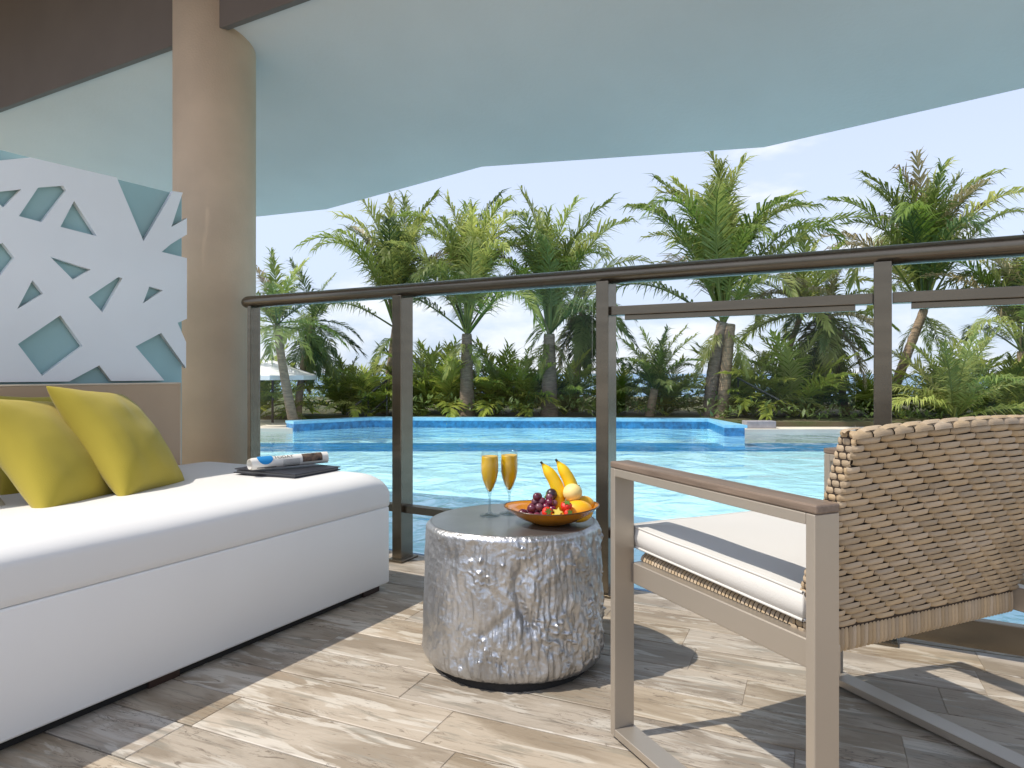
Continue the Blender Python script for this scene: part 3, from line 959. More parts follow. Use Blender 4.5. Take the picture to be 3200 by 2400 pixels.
# side edges and top edge: brick-laid strands across the thickness
sd_ = strand_mesh('edge_strand', 0.0185, 0.0110, 0.0026, M['wicker'], 6, 3)
for side in (0, 1):
    for j in range(int((Z1 - Z0 - 0.045) / 0.0109) + 1):
        z = Z0 + 0.048 + j * 0.0109
        f = (z - Z0) / (Z1 - Z0)
        x = back_x(f, side)
        up = back_pt(back_x(f + .05, side), z + 0.05 * (Z1 - Z0), 0) - back_pt(x, z, 0)
        nrm = Vector((-1 if side == 0 else 1, 0, 0.0))
        xd = Vector((0, 1, 0.0))
        for d0, d1 in (((0.0, BT / 2), (BT / 2, BT)) if j % 2 == 0 else ((0.0, BT * 0.25), (BT * 0.25, BT * 0.75), (BT * 0.75, BT))):
            o = share(sd_, 'edge_strand', back)
            o.matrix_local = place_mat(back_pt(x, z, (d0 + d1) / 2) + nrm * 0.0004, xd, nrm) @ Matrix.Diagonal(((d1 - d0) / 0.0185, 1, 1, 1))
nt = 15
tl = strand_mesh('top_strand', 0.0420, 0.0128, 0.0034, M['wicker'], 8, 3)
xa, xb = back_x(1, 0), back_x(1, 1)
for rown in range(3):
    for i in range(nt):
        x = xa - 0.002 + (i + 0.5 * (rown % 2) + 0.3) * (xb - xa - 0.012) / nt
        if x > xb - 0.01: continue
        s = (x - xa) / (xb - xa)
        z = Z1 + crown(s)
        if rown == 0:
            p0 = back_pt(x, z - 0.006, -0.0005); nrm = Vector((0, -0.9, 0.5))
        elif rown == 1:
            p0 = back_pt(x, z - 0.0005, 0.008); nrm = Vector((0, -0.15, 1))
        else:
            p0 = back_pt(x, z - 0.001, 0.021); nrm = Vector((0, 0.15, 1))
        slope = 0.013 * math.pi * math.cos(math.pi * s) / (xb - xa)
        o = share(tl, 'top_strand', back)
        o.matrix_local = place_mat(p0, Vector((1, 0, slope)), nrm)

# seat cushion
def cushion():
    bm = bmesh.new()
    x0, x1, y0, y1 = 0.058, CWD - 0.058, 0.075, CDP + 0.006
    nx, ny = 22, 20
    def shape(s, t):
        def cl(a): return math.copysign(min(1, abs(a)), a)
        r = 0.06
        x = (x0 + x1) / 2 + (x1 - x0) / 2 * s
        y = (y0 + y1) / 2 + (y1 - y0) / 2 * t
        return x, y
    top, bot, mid = {}, {}, {}
    for i in range(nx + 1):
        for j in range(ny + 1):
            s = -math.cos(math.pi * i / nx); t = -math.cos(math.pi * j / ny)
            x, y = shape(s, t)
            tilt = 0.404 + 0.010 * (y - y0) / (y1 - y0)
            e = ((1 - s ** 8) * (1 - t ** 8)) ** 0.4
            w = 0.0022 * noise.noise(Vector((x * 9, y * 9, 1)))
            top[i, j] = bm.verts.new((x, y, tilt + 0.046 + 0.011 * (1 - s * s) * (1 - t * t) + 0.003 * e + w))
            bot[i, j] = bm.verts.new((x, y, tilt + 0.001 - 0.003 * e))
    for i in range(nx):
        for j in range(ny):
            bm.faces.new((top[i, j], top[i + 1, j], top[i + 1, j + 1], top[i, j + 1]))
            bm.faces.new((bot[i, j], bot[i, j + 1], bot[i + 1, j + 1], bot[i + 1, j]))
    ring = [(i, 0) for i in range(nx)] + [(nx, j) for j in range(ny)] + [(i, ny) for i in range(nx, 0, -1)] + [(0, j) for j in range(ny, 0, -1)]
    L = len(ring)
    cx, cy = (x0 + x1) / 2, (y0 + y1) / 2
    bul = []
    for k in ring:
        a, b_ = top[k].co, bot[k].co
        m_ = (a + b_) / 2
        d = Vector((m_.x - cx, m_.y - cy, 0))
        d = Vector(((1 if d.x > 0 else -1) * (abs(d.x) / (x1 - cx) > 0.98), (1 if d.y > 0 else -1) * (abs(d.y) / (y1 - cy) > 0.98), 0))
        bul.append(bm.verts.new(m_ + d * (0.006 + 0.002 * noise.noise(m_ * 12))))
    for q in range(L):
        k, k2 = ring[q], ring[(q + 1) % L]
        bm.faces.new((top[k], bul[q], bul[(q + 1) % L], top[k2]))
        bm.faces.new((bul[q], bot[k], bot[k2], bul[(q + 1) % L]))
    rt = [top[k].co.copy() for k in ring]; rb = [bot[k].co.copy() for k in ring]
    bmesh.ops.recalc_face_normals(bm, faces=bm.faces[:])
    return bm, rt, rb
cb, rt, rb = cushion()
cu_o = bm_obj('seat_cushion', cb, M['cushion'], ch, smooth=True)
for r_ in (rt, rb):
    b = bmesh.new()
    tube(b, r_ + [r_[0]], 0.0028, 6, cap=False)
    bm_obj('piping', b, M['cushion'], cu_o, smooth=True)

# ------------------------------------------------------------------ stump side table
tb_loc = W(0.003, 1.93)
tb = empty('side_table', (tb_loc.x, tb_loc.y, 0), 0, 'silver metallic tree-stump side table with rough hammered bark', 'side table')
def table_body():
    NA, NZ = 400, 190
    bm = bmesh.new()
    view = math.atan2(-tb_loc.y, -tb_loc.x)
    rings = []
    for j in range(NZ + 1):
        f = j / NZ
        z = 0.022 + 0.366 * f
        rowv = []
        for i in range(NA):
            a = 2 * math.pi * i / NA
            rel = (a - view + math.pi) % (2 * math.pi) - math.pi      # 0 faces the terrace, + to the right
            d = Vector((math.cos(a), math.sin(a), 0))
            r = 0.246 - 0.010 * f + 0.006 * math.sin(2 * a + 0.6) + 0.004 * math.sin(3 * a + 1.9)
            r -= 0.012 * (max(0, 0.08 - f) / 0.08) ** 2                # tucked foot
            q = d * 1.0
            rough = 0.35 + 0.65 / (1 + math.exp(-(rel + 0.75) * 7)) * (1 / (1 + math.exp((rel - 2.2) * 4)))
            warp = noise.noise_vector(Vector((q.x * 3, q.y * 3, z * 9)))
            p1 = Vector((q.x * 6, q.y * 6, z * 13)) + warp * 0.8
            lump = noise.fractal(p1, 1.0, 2.2, 4)
            bark = abs(noise.noise(Vector((q.x * 19, q.y * 19, z * 4)) + warp * 1.2))
            bark2 = abs(noise.noise(Vector((q.x * 34 + 9, q.y * 34, z * 11)) + warp * 1.2))
            pebble = max(0, noise.noise(Vector((q.x * 24, q.y * 24, z * 80)) + warp * 2)) ** 2 * max(0, min(1, 0.3 + 2.2 * noise.noise(Vector((q.x * 3.1 + 4, q.y * 3.1, z * 8)))))
            lower = 1 / (1 + math.exp((f - (0.52 + 0.5 * (rel - 0.1))) * 14)) if rel > -1.0 else 0.0
            lower = max(lower, 0.8 / (1 + math.exp(-(rel - 0.55) * 10)))
            dr = 0.0052 * lump * (0.25 + rough) + (rough - 0.25) * (0.022 * pebble) - (rough - 0.2) * (0.35 + 0.65 * lower) * (0.020 * (0.35 - bark) + 0.012 * (0.3 - bark2))
            # the deep hooked groove running down and back to the left
            gx = rel - (0.22 - 0.16 * math.sin((f - 0.35) * 5.0))
            dr -= 0.016 * math.exp(-(gx / 0.075) ** 2) * (0.3 < f < 0.86) * min(1, (f - 0.3) * 8) * min(1, (0.86 - f) * 8)
            dr -= 0.012 * math.exp(-((f - 0.42 - 0.55 * (rel + 0.15)) / 0.05) ** 2) * math.exp(-((rel + 0.12) / 0.35) ** 2)
            dr += 0.008 * math.exp(-((f - 0.56 - 0.5 * (rel - 0.1)) / 0.06) ** 2) * math.exp(-((rel - 0.12) / 0.5) ** 2)
            fade = min(1, (1 - f) * 16) * min(1, f * 10 + 0.3)
            r += max(dr, -0.017) * fade
            if f > 0.965:
                r -= 0.010 * ((f - 0.965) / 0.035) ** 2
            rowv.append(bm.verts.new((r * d.x, r * d.y, z)))
        rings.append(rowv)
    for j in range(NZ):
        for i in range(NA):
            bm.faces.new((rings[j][i], rings[j][(i + 1) % NA], rings[j + 1][(i + 1) % NA], rings[j + 1][i]))
    rim = [v.co.copy() for v in rings[-1]]
    bm.faces.new(rings[0][::-1])
    return bm, rim
tbm, rim = table_body()
bm_obj('body', tbm, M['silver'], tb, smooth=True)
bm = bmesh.new()
prev = None
for k, (sc, dz) in enumerate(((1.0, 0.0), (0.995, 0.0012), (0.97, 0.0012), (0.6, 0.0016), (0.25, 0.0018))):
    ring = [bm.verts.new((p.x * sc, p.y * sc, 0.388 + dz)) for p in rim]
    if prev:
        for i in range(len(ring)):
            bm.faces.new((prev[i], prev[(i + 1) % len(ring)], ring[(i + 1) % len(ring)], ring[i]))
    prev = ring
bm.faces.new(prev)
bm_obj('table_top', bm, M['silvertop'], tb, smooth=True)
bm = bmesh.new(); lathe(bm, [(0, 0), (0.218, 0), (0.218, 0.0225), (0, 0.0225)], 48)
bm_obj('dark_gap_plinth', bm, M['black'], tb)
TZ = 0.3900

# ------------------------------------------------------------------ champagne flutes
fb = bmesh.new()
lathe(fb, [(0.0, 0.0655), (0.0058, 0.066), (0.0120, 0.080), (0.0205, 0.102), (0.0248, 0.124),
           (0.0255, 0.146), (0.0244, 0.168), (0.0232, 0.186), (0.0224, 0.186), (0.0236, 0.168), (0.0247, 0.146), (0.0240, 0.124), (0.0198, 0.103), (0.0112, 0.081), (0.004, 0.069), (0.0, 0.068)], 40)
fme = bpy.data.meshes.new('glass_body'); fb.to_mesh(fme); fb.free()
for p in fme.polygons: p.use_smooth = True
sb_ = bmesh.new()
lathe(sb_, [(0.0, 0.001), (0.029, 0.001), (0.030, 0.002), (0.012, 0.005), (0.0045, 0.012), (0.0034, 0.030), (0.0036, 0.056), (0.0056, 0.0654), (0.0, 0.0654)], 28)
sme = bpy.data.meshes.new('stem'); sb_.to_mesh(sme); sb_.free()
for p in sme.polygons: p.use_smooth = True
sme.materials.append(M['stemglass'])
jb = bmesh.new()
lathe(jb, [(0.0, 0.0690), (0.0036, 0.0700), (0.0107, 0.0818), (0.0193, 0.1035), (0.0235, 0.1245), (0.0242, 0.146), (0.0232, 0.167), (0.0229, 0.1720), (0.0, 0.1720)], 40)
jme = bpy.data.meshes.new('juice'); jb.to_mesh(jme); jb.free()
for p in jme.polygons: p.use_smooth = abs(p.normal.z) < 0.95
fme.materials.append(M['wineglass']); jme.materials.append(M['juice'])
for (x, y_), lab in (((-0.064, 1.962), 'left champagne flute of orange juice, standing clear of the fruit bowl'),
                     ((-0.008, 1.990), 'right champagne flute of orange juice, its foot hidden behind the bowl rim')):
    p = W(x, y_)
    t = empty('champagne_flute', (p.x, p.y, TZ), 0, lab, 'glass', 'champagne flutes of orange juice on the silver table')
    share(fme, 'glass_body', t)
    share(sme, 'stem', t)
    share(jme, 'juice', t)

# ------------------------------------------------------------------ fruit bowl and fruit
bp = W(0.108, 1.868)
bw = empty('fruit_bowl', (bp.x, bp.y, TZ), R(29), 'wide shallow amber bowl of fruit on the silver table', 'bowl')
b = bmesh.new()
lathe(b, [(0, 0.0), (0.050, 0.0), (0.056, 0.003), (0.084, 0.014), (0.112, 0.030), (0.128, 0.044), (0.131, 0.0455), (0.129, 0.047), (0.110, 0.034), (0.083, 0.019), (0.052, 0.009), (0, 0.008)], 64, sy=0.82)
for v in b.verts:      # gently waved rim
    a = math.atan2(v.co.y, v.co.x)
    v.co.z += 0.10 * max(0, v.co.z - 0.012) * (math.cos(2 * a) + 0.5 * math.cos(a))
bm_obj('bowl_body', b, M['amber'], bw, smooth=True)
b = bmesh.new()
pts = []
for k in range(65):
    a = 2 * math.pi * k / 64
    pts.append((0.1295 * math.cos(a), 0.82 * 0.1295 * math.sin(a), 0.0465 + 0.10 * 0.0345 * (math.cos(2 * a) + 0.5 * math.cos(a))))
tube(b, pts, 0.0016, 6, cap=False)
bm_obj('rim', b, M['amberrim'], bw, smooth=True)

def fruit(name, rx, ry, z, label, cat, group=None, rz=0.0):
    """right/forward metres from the bowl's middle"""
    p = W(0.108 + rx, 1.868 + ry)
    return empty(name, (p.x, p.y, TZ + z), R(29) + rz, label, cat, group)

def banana(rx, ry, z, lean, label, curve=0.03, L=0.150):
    t = fruit('banana', rx, ry, z, label, 'banana', 'bananas standing in the fruit bowl')
    pts, rad = [], []
    N = 18
    for i in range(N + 1):
        s = i / N
        pts.append((lean * s * 0.02 + curve * math.sin(math.pi * s) - 0.030 * s, 0.012 * s, L * s))
        if s < 0.08: r = 0.009 + 0.08 * s
        elif s < 0.86: r = 0.0155 + 0.0035 * math.sin(math.pi * (s - 0.08) / 0.78)
        else: r = max(0.0032, 0.0155 - (s - 0.86) / 0.14 * 0.0125)
        rad.append(r)
    b = bmesh.new(); tube(b, pts, rad, 10); bm_obj('peel', b, M['banana'], t, smooth=True)
    e = Vector(pts[-1]); d = (e - Vector(pts[-2])).normalized()
    b = bmesh.new(); tube(b, [e - d * 0.001, e + d * 0.007], [0.0036, 0.0030], 8); bm_obj('stem', b, M['bananatip'], t)
    return t
banana(0.012, 0.022, 0.012, -0.3, 'left banana standing upright in the bowl, with a dark tip', 0.026, 0.146)
banana(0.052, 0.028, 0.012, -0.2, 'right banana standing upright in the bowl beside the peach', 0.024, 0.152)

def orb(name, rx, ry, z, r, m, label, cat, group=None, rz=0.0, tilt=(0, 0, 0), stem=None, seed=0):
    t = fruit(name, rx, ry, z, label, cat, group, rz)
    b = bmesh.new(); ellipsoid(b, Vector((0, 0, 0)), r, 24, 16, Euler(tilt))
    for v in b.verts:
        v.co *= 1 + 0.02 * noise.noise(v.co * 30 + Vector((seed, 0, 0)))
    bm_obj('flesh', b, m, t, smooth=True)
    if stem is not None:
        b = bmesh.new(); tube(b, [Vector(stem) * 0.94, Vector(stem) * 1.12], [0.0026, 0.0018], 8)
        bm_obj('stem', b, M['bananatip'], t)
    return t
orb('mango', 0.070, -0.020, 0.036, (0.042, 0.032, 0.030), M['mango'], 'plump yellow mango lying at the front right of the bowl', 'mango', 'mangoes in the fruit bowl', 0.15, seed=2)
orb('mango', 0.088, 0.022, 0.044, (0.036, 0.028, 0.026), M['mango'], 'yellow mango tucked behind the front mango at the bowl rim', 'mango', 'mangoes in the fruit bowl', 0.5, seed=5)
orb('peach', 0.058, 0.002, 0.083, (0.0265, 0.0265, 0.0245), M['peach'], 'pale round peach resting on top of the mangoes', 'peach', stem=(0.017, 0.004, 0.017), seed=8)
orb('plum', 0.000, 0.000, 0.078, (0.0155, 0.0155, 0.0165), M['plum'], 'very dark plum on top of the grapes', 'plum', seed=3)

gt = fruit('grape_bunch', -0.035, -0.015, 0.030, 'bunch of purple red grapes heaped at the left of the bowl', 'grapes')
b = bmesh.new(); ellipsoid(b, Vector((0, 0, 0)), (0.0115, 0.0115, 0.0122), 14, 10)
gme = bpy.data.meshes.new('grape'); b.to_mesh(gme); b.free()
for p in gme.polygons: p.use_smooth = True
gme.materials.append(M['grape'])
gpos = [(-0.044, -0.014, 0.002), (-0.024, -0.020, -0.004), (-0.006, -0.024, -0.005), (0.012, -0.020, 0.000), (-0.030, -0.002, 0.000), (-0.010, -0.006, 0.006), (0.010, -0.004, 0.010),
        (-0.020, -0.012, 0.015), (0.000, -0.014, 0.019), (0.020, -0.008, 0.018), (-0.010, 0.004, 0.030), (0.008, 0.002, 0.031), (0.028, -0.004, 0.030), (-0.002, 0.010, 0.043), (-0.016, 0.014, 0.016),
        (0.030, 0.008, 0.042), (0.036, -0.012, 0.012), (-0.006, 0.000, 0.044), (0.022, 0.004, 0.006), (0.040, 0.002, 0.026)]
for g in gpos:
    share(gme, 'grape', gt, g, (rng.random() * 3, rng.random() * 3, 0), [rng.uniform(0.9, 1.1)] * 3)
b = bmesh.new(); tube(b, [(-0.03, -0.004, 0.006), (-0.005, 0.002, 0.024), (0.016, 0.004, 0.040), (0.024, 0.010, 0.056)], [0.002, 0.002, 0.002, 0.0016], 6)
bm_obj('stalk', b, M['calyx'], gt)

def berry(rx, ry, z, sc, rot, label):
    t = fruit('strawberry', rx, ry, z, label, 'strawberry', 'strawberries at the front of the bowl')
    t.rotation_euler = (rot[0], rot[1], R(29) + rot[2])
    b = bmesh.new()
    lathe(b, [(0, -0.022 * sc), (0.005 * sc, -0.0195 * sc), (0.011 * sc, -0.010 * sc), (0.0145 * sc, 0.000), (0.0145 * sc, 0.006 * sc), (0.010 * sc, 0.0105 * sc), (0, 0.0115 * sc)], 18)
    bm_obj('flesh', b, M['berry'], t, smooth=True)
    b = bmesh.new()
    for k in range(6):
        a = k * math.pi / 3
        c, s_ = math.cos(a), math.sin(a)
        q = [(0, 0, 0.0122 * sc), (0.005 * c - 0.003 * s_, 0.005 * s_ + 0.003 * c, 0.0128 * sc), (0.013 * c * sc, 0.013 * s_ * sc, 0.0120 * sc), (0.005 * c + 0.003 * s_, 0.005 * s_ - 0.003 * c, 0.0128 * sc)]
        bm.faces if False else None
        b.faces.new([b.verts.new(v) for v in q])
    bm_obj('leaf_cap', b, M['calyx'], t)
berry(-0.016, -0.066, 0.043, 0.95, (R(70), 0, R(20)), 'small red strawberry lying left of the star fruit slice')
berry(0.036, -0.056, 0.056, 1.05, (R(24), R(8), 0), 'larger strawberry standing between the star fruit and the mango')
berry(0.040, -0.070, 0.040, 0.80, (R(60), R(-20), R(40)), 'lowest strawberry at the front of the bowl')
t = fruit('star_fruit_slice', 0.012, -0.070, 0.043, 'pale yellow star fruit slice between the strawberries', 'star fruit')
t.rotation_euler = (R(58), 0, R(29 + 12))
b = bmesh.new()
ring = [(0.0145 if k % 2 == 0 else 0.0070) for k in range(10)]
lo = [b.verts.new((ring[k] * math.cos(k * math.pi / 5), ring[k] * math.sin(k * math.pi / 5), -0.003)) for k in range(10)]
hi = [b.verts.new((ring[k] * math.cos(k * math.pi / 5), ring[k] * math.sin(k * math.pi / 5), 0.003)) for k in range(10)]
b.faces.new(hi); b.faces.new(lo[::-1])
for k in range(10): b.faces.new((lo[k], lo[(k + 1) % 10], hi[(k + 1) % 10], hi[k]))
bm_obj('slice', b, M['starfruit'], t)

# ------------------------------------------------------------------ folder and rolled newspaper on the daybed
def seat_h(x, y): return 0.4335
A, B_, C_ = W(-1.03, 2.503), W(-0.7515, 2.363), W(-0.717, 2.636)
fx_ = (B_ - A).normalized()
ang = math.atan2(fx_.y, fx_.x)
fo = empty('leather_folder', (B_.x, B_.y, 0.4345), ang, 'flat black leather folder lying on the white mattress under the newspaper', 'folder')
bm_obj('cover', BX(-0.300, 0, 0, 0.235, 0.0, 0.0040, 0.0015), M['leather'], fo)
bm_obj('cover', BX(-0.297, 0.0, 0.002, 0.235, 0.0105, 0.0145, 0.0015), M['leather'], fo, rot=(0, R(0.6), 0))
bm_obj('pages', BX(-0.290, -0.006, 0.006, 0.228, 0.0042, 0.0103), M['inkgrey'], fo)

n0, n1 = W(-0.931, 2.425, 0.477), W(-0.713, 2.615, 0.479)
ndir = (n1 - n0).normalized()
NR, NL = 0.0245, (n1 - n0).length
npz = empty('rolled_newspaper', n0, 0, 'rolled newspaper with blue round logo lying on the black folder', 'newspaper')
side = ndir.cross(Vector((0, 0, 1))).normalized()      # towards the viewer
upv = side.cross(ndir).normalized()
npz.matrix_world = Matrix(((ndir.x, side.x, upv.x, n0.x), (ndir.y, side.y, upv.y, n0.y), (ndir.z, side.z, upv.z, n0.z), (0, 0, 0, 1)))
b = bmesh.new()
turns, seg = 3.0, 120
prevr = None
for k in range(seg + 1):
    th = 2 * math.pi * turns * k / seg + 0.4
    r = NR - 0.0085 * (1 - k / seg) - 0.0002
    ov = 0.004 * math.sin(th * 0.5)
    ringv = [b.verts.new((x, r * math.cos(th), r * math.sin(th) * 0.93)) for x in (0.0 + ov, NL * 0.5, NL + ov)]
    if prevr:
        for i in range(2):
            b.faces.new((prevr[i], prevr[i + 1], ringv[i + 1], ringv[i]))
    prevr = ringv
bm_obj('paper_roll', b, M['paper'], npz, smooth=True)

def on_roll(bmx, name, m, lift=0.0006):
    """wrap flat print (x along the roll, y round it from the viewer's side up) on to the roll"""
    for v in bmx.verts:
        th = v.co.y / NR
        r = NR + lift
        v.co = Vector((v.co.x, r * math.cos(th), r * math.sin(th) * 0.93))
    return bm_obj(name, bmx, m, npz)

def flat_rect(x0, x1, y0, y1, nx=1, ny=8):
    bmx = bmesh.new()
    g = [[bmx.verts.new((x0 + (x1 - x0) * i / nx, y0 + (y1 - y0) * j / ny, 0)) for j in range(ny + 1)] for i in range(nx + 1)]
    for i in range(nx):
        for j in range(ny):
            bmx.faces.new((g[i][j], g[i + 1][j], g[i + 1][j + 1], g[i][j + 1]))
    return bmx
bmx = bmesh.new()
cx_, cy_, rr = 0.049, 0.0245, 0.0285
cols = []
for i in range(25):
    x = -1 + 2 * i / 24
    h = math.sqrt(max(0, 1 - x * x))
    cols.append([bmx.verts.new((cx_ + rr * x, cy_ - rr * h + (2 * rr * h) * j / 12, 0)) for j in range(13)])
for i in range(24):
    for j in range(12):
        bmx.faces.new((cols[i][j], cols[i + 1][j], cols[i + 1][j + 1], cols[i][j + 1]))
bmesh.ops.remove_doubles(bmx, verts=bmx.verts[:], dist=1e-6)
on_roll(bmx, 'logo_disc', M['blue'])
on_roll(flat_rect(0.186, 0.264, -0.008, 0.028), 'front_photo', M['photo'])
tcu = bpy.data.curves.new('headline', 'FONT'); tcu.body = 'TODAY'; tcu.size = 0.021
tob = bpy.data.objects.new('tmp', tcu); COL.objects.link(tob)
dg = bpy.context.evaluated_depsgraph_get()
tme = bpy.data.meshes.new_from_object(tob.evaluated_get(dg)); bpy.data.objects.remove(tob)
bmx = bmesh.new(); bmx.from_mesh(tme)
bmesh.ops.subdivide_edges(bmx, edges=[e for e in bmx.edges if e.calc_length() > 0.004], cuts=3)
for v in bmx.verts: v.co = Vector((0.080 + v.co.x * 1.0, 0.0145 + v.co.y * 0.95, 0))
on_roll(bmx, 'headline', M['ink'], 0.0009)
for yy, x0, x1 in ((-0.0185, 0.018, 0.088), (-0.0215, 0.120, 0.176)):
    bmx = flat_rect(x0, x1, yy, yy + 0.0035, 1, 2)
    on_roll(bmx, 'print_line', M['ink'])
for k in range(6):
    bmx = flat_rect(0.112, 0.176, -0.015 + k * 0.0042, -0.0135 + k * 0.0042, 1, 1)
    on_roll(bmx, 'print_line', M['inkgrey'])

# ------------------------------------------------------------------ palms and planting
def frond_mesh(el0, droop, power, nleaf, ll, m, seed, w, hang=0.55, bare=0.13, rach=0.012):
    """unit-length frond: bare stalk, then a comb of drooping leaflets on both sides"""
    r = random.Random(seed)
    bm = bmesh.new()
    N = 18
    pts = [Vector((0, 0, 0))]
    sway = r.uniform(-0.25, 0.25)
    for i in range(N):
        s = (i + 0.5) / N
        el = el0 - droop * s ** power
        pts.append(pts[-1] + Vector((math.cos(el), sway * s * s, math.sin(el))) * (1.0 / N))
    tube(bm, pts, [rach * (1 - 0.85 * i / N) for i in range(N + 1)], 5)
    def at(s):
        x = s * N; i = min(N - 1, int(x)); return pts[i].lerp(pts[i + 1], x - i), (pts[i + 1] - pts[i]).normalized()
    for k in range(nleaf):
        s = bare + (1 - bare) * (k + r.random() * 0.5) / nleaf
        q = (s - bare) / (1 - bare)
        p, t = at(min(s, 0.999))
        sidev = Vector((0, 1, 0))
        upv_ = sidev.cross(t).normalized()
        if upv_.z < 0: upv_ = -upv_
        prof = (0.40 + 0.60 * math.sin(math.pi * min(1, 0.08 + q * 1.0) ** 0.8)) if q < 0.9 else 0.55
        for sg in (-1, 1):
            if r.random() < 0.05: continue
            sweep = R(30 + 40 * q + r.uniform(-10, 10))
            d = (sidev * sg * math.cos(sweep) + t * math.sin(sweep) + upv_ * r.uniform(-0.05, 0.45)).normalized()
            l_ = ll * prof * r.uniform(0.75, 1.15)
            mid = p + d * l_ * 0.5
            d2 = (d + Vector((0, 0, -hang * r.uniform(0.5, 1.6)))).normalized()
            tip = mid + d2 * l_ * 0.55
            wv = (t - d * t.dot(d)).normalized() * w * 0.5
            a, b_ = bm.verts.new(p - wv * 0.5), bm.verts.new(p + wv * 0.5)
            c, e = bm.verts.new(mid - wv), bm.verts.new(mid + wv)
            f = bm.verts.new(tip)
            bm.faces.new((a, b_, e, c)); bm.faces.new((c, e, f))
    me = bpy.data.meshes.new('frond'); bm.to_mesh(me); bm.free()
    me.materials.append(m)
    return me

LIB = {}
def lib(kind, size, el, var):
    key = (kind, size, el, var)
    if key not in LIB:
        sd2 = (('palm', 'dark', 'dry', 'areca').index(kind) * 97 + ('big', 'small').index(size) * 31 + el * 7 + var * 13 + 1000)
        e = R(el)
        m = {'palm': M['leaf'], 'dark': M['leafdark'], 'dry': M['leafdry'], 'areca': M['leafyellow']}[kind]
        if size == 'big':                # tall coconut fronds: long bare stalk, feathery arching end
            dr = R(42 if el > 86 else 64 if el > 82 else 80 if el > 70 else 96) * (0.75 + 0.45 * var)
            LIB[key] = frond_mesh(e, dr, 2.8, 62, 0.215, m, sd2, 0.0115, 0.90, 0.24, 0.009)
        elif kind == 'areca':
            LIB[key] = frond_mesh(e, R(50 if el > 40 else 62), 1.4, 30, 0.30, m, sd2, 0.026, 0.40, 0.15, 0.012)
        else:
            dr = R(38) if el > 60 else R(62) if el > 0 else R(40)
            LIB[key] = frond_mesh(e, dr, 1.4, 50, 0.27, m, sd2, 0.018, 0.7 if kind != 'dry' else 1.0, 0.12, 0.012)
    return LIB[key]

def trunk_mesh(p0, p1, r0, r1, bow, seed):
    r = random.Random(seed)
    bm = bmesh.new()
    N = 26
    pts, rad = [], []
    for i in range(N + 1):
        s = i / N
        p = Vector(p0).lerp(Vector(p1), s) + Vector(bow) * math.sin(math.pi * s)
        pts.append(p)
        rad.append((r0 + (r1 - r0) * s + 0.35 * r0 * max(0, 0.10 - s) * 10 * 0.4) * (1 + 0.07 * (i % 2)))
    tube(bm, pts, rad, 12)
    return bm

def palm(base, top, z_top, L, label, fronds, r0=0.10, r1=0.065, seed=1, bow=0.0, tm='trunk', mix=(0.75, 0.2, 0.05), z0=-0.04, wind=0.0, extra=None, cat='palm tree', grp='palms behind the pool', name='palm_tree'):
    b0 = W(*base)
    t1 = W(*top)
    root = empty(name, (b0.x, b0.y, z0), 0, label, cat, grp)
    loc1 = Vector((t1.x - b0.x, t1.y - b0.y, z_top - z0))
    bv = W(bow, 0)
    if z_top - z0 > 0.3:
        bm_obj('trunk', trunk_mesh((0, 0, -0.1), loc1, r0, r1, (bv.x, bv.y, 0), seed), M[tm], root, smooth=True)
    r = random.Random(seed * 31 + 5)
    ga = r.random() * 6.28
    i = 0
    for el, cnt in fronds:
        for k in range(cnt):
            ga += 2.39996 + r.uniform(-0.25, 0.25)
            kk = r.random()
            kind = 'palm' if kk < mix[0] else 'dark' if kk < mix[0] + mix[1] else 'dry'
            if fronds is not None and name == 'areca_palm': kind = 'areca' if kk < mix[0] else 'palm'
            big = L > 2.4 and el > 0
            o = share(lib(kind, 'big' if big else 'small', el, r.randrange(2)), 'frond', root, loc1 + Vector((r.uniform(-.03, .03), r.uniform(-.03, .03), r.uniform(-.06, .04))),
                      (r.uniform(-0.12, 0.12), r.uniform(-0.10, 0.10), ga), [(L if big or L < 2.4 else 0.36 * L) * r.uniform(0.78, 1.08)] * 3)
            if el < -30: o.location.z -= 0.12
            i += 1
    return root

FULL = [(88, 4), (84, 5), (79, 6), (70, 6), (58, 4), (30, 2), (-42, 4)]
LUSH = [(88, 5), (84, 7), (79, 8), (70, 7), (58, 5), (34, 3), (-42, 4)]
DROOP = [(84, 2), (48, 3), (8, 4), (-16, 6), (-42, 8), (-66, 7)]
YOUNG = [(84, 4), (66, 6), (48, 6), (28, 4)]

palm((-3.69, 11.6), (-4.0, 11.6), 1.62, 1.25, 'slender pale-trunked palm leaning left, half hidden by the column', [(84, 3), (66, 3), (48, 4), (8, 4), (-16, 3)], 0.085, 0.06, 2, bow=-0.02)
palm((-4.09, 13), (-3.80, 13), 1.75, 1.15, 'narrow dark palm with hanging fronds, first right of the leaning palm', DROOP, 0.075, 0.05, 3, mix=(0.25, 0.70, 0.05), bow=-0.05)
palm((-2.63, 14), (-2.40, 14), 1.75, 2.85, 'bushy palm left of the second railing post', FULL, 0.085, 0.06, 4, mix=(0.85, 0.10, 0.05))
palm((-0.86, 13), (-0.86, 13), 1.55, 2.75, 'tall bushy palm with grey-brown trunk behind the first full glass panel', LUSH, 0.15, 0.09, 5, mix=(0.85, 0.12, 0.03), tm='trunkdark')
palm((0.71, 13), (0.71, 13), 1.55, 2.65, 'tall palm with thick trunk directly behind the champagne flutes', FULL, 0.17, 0.10, 6, mix=(0.65, 0.32, 0.03), tm='trunkdark')
palm((1.32, 14.5), (1.50, 14.5), 2.25, 1.45, 'dark palm with long hanging skirt left of the third post', DROOP, 0.08, 0.055, 7, mix=(0.25, 0.65, 0.10))
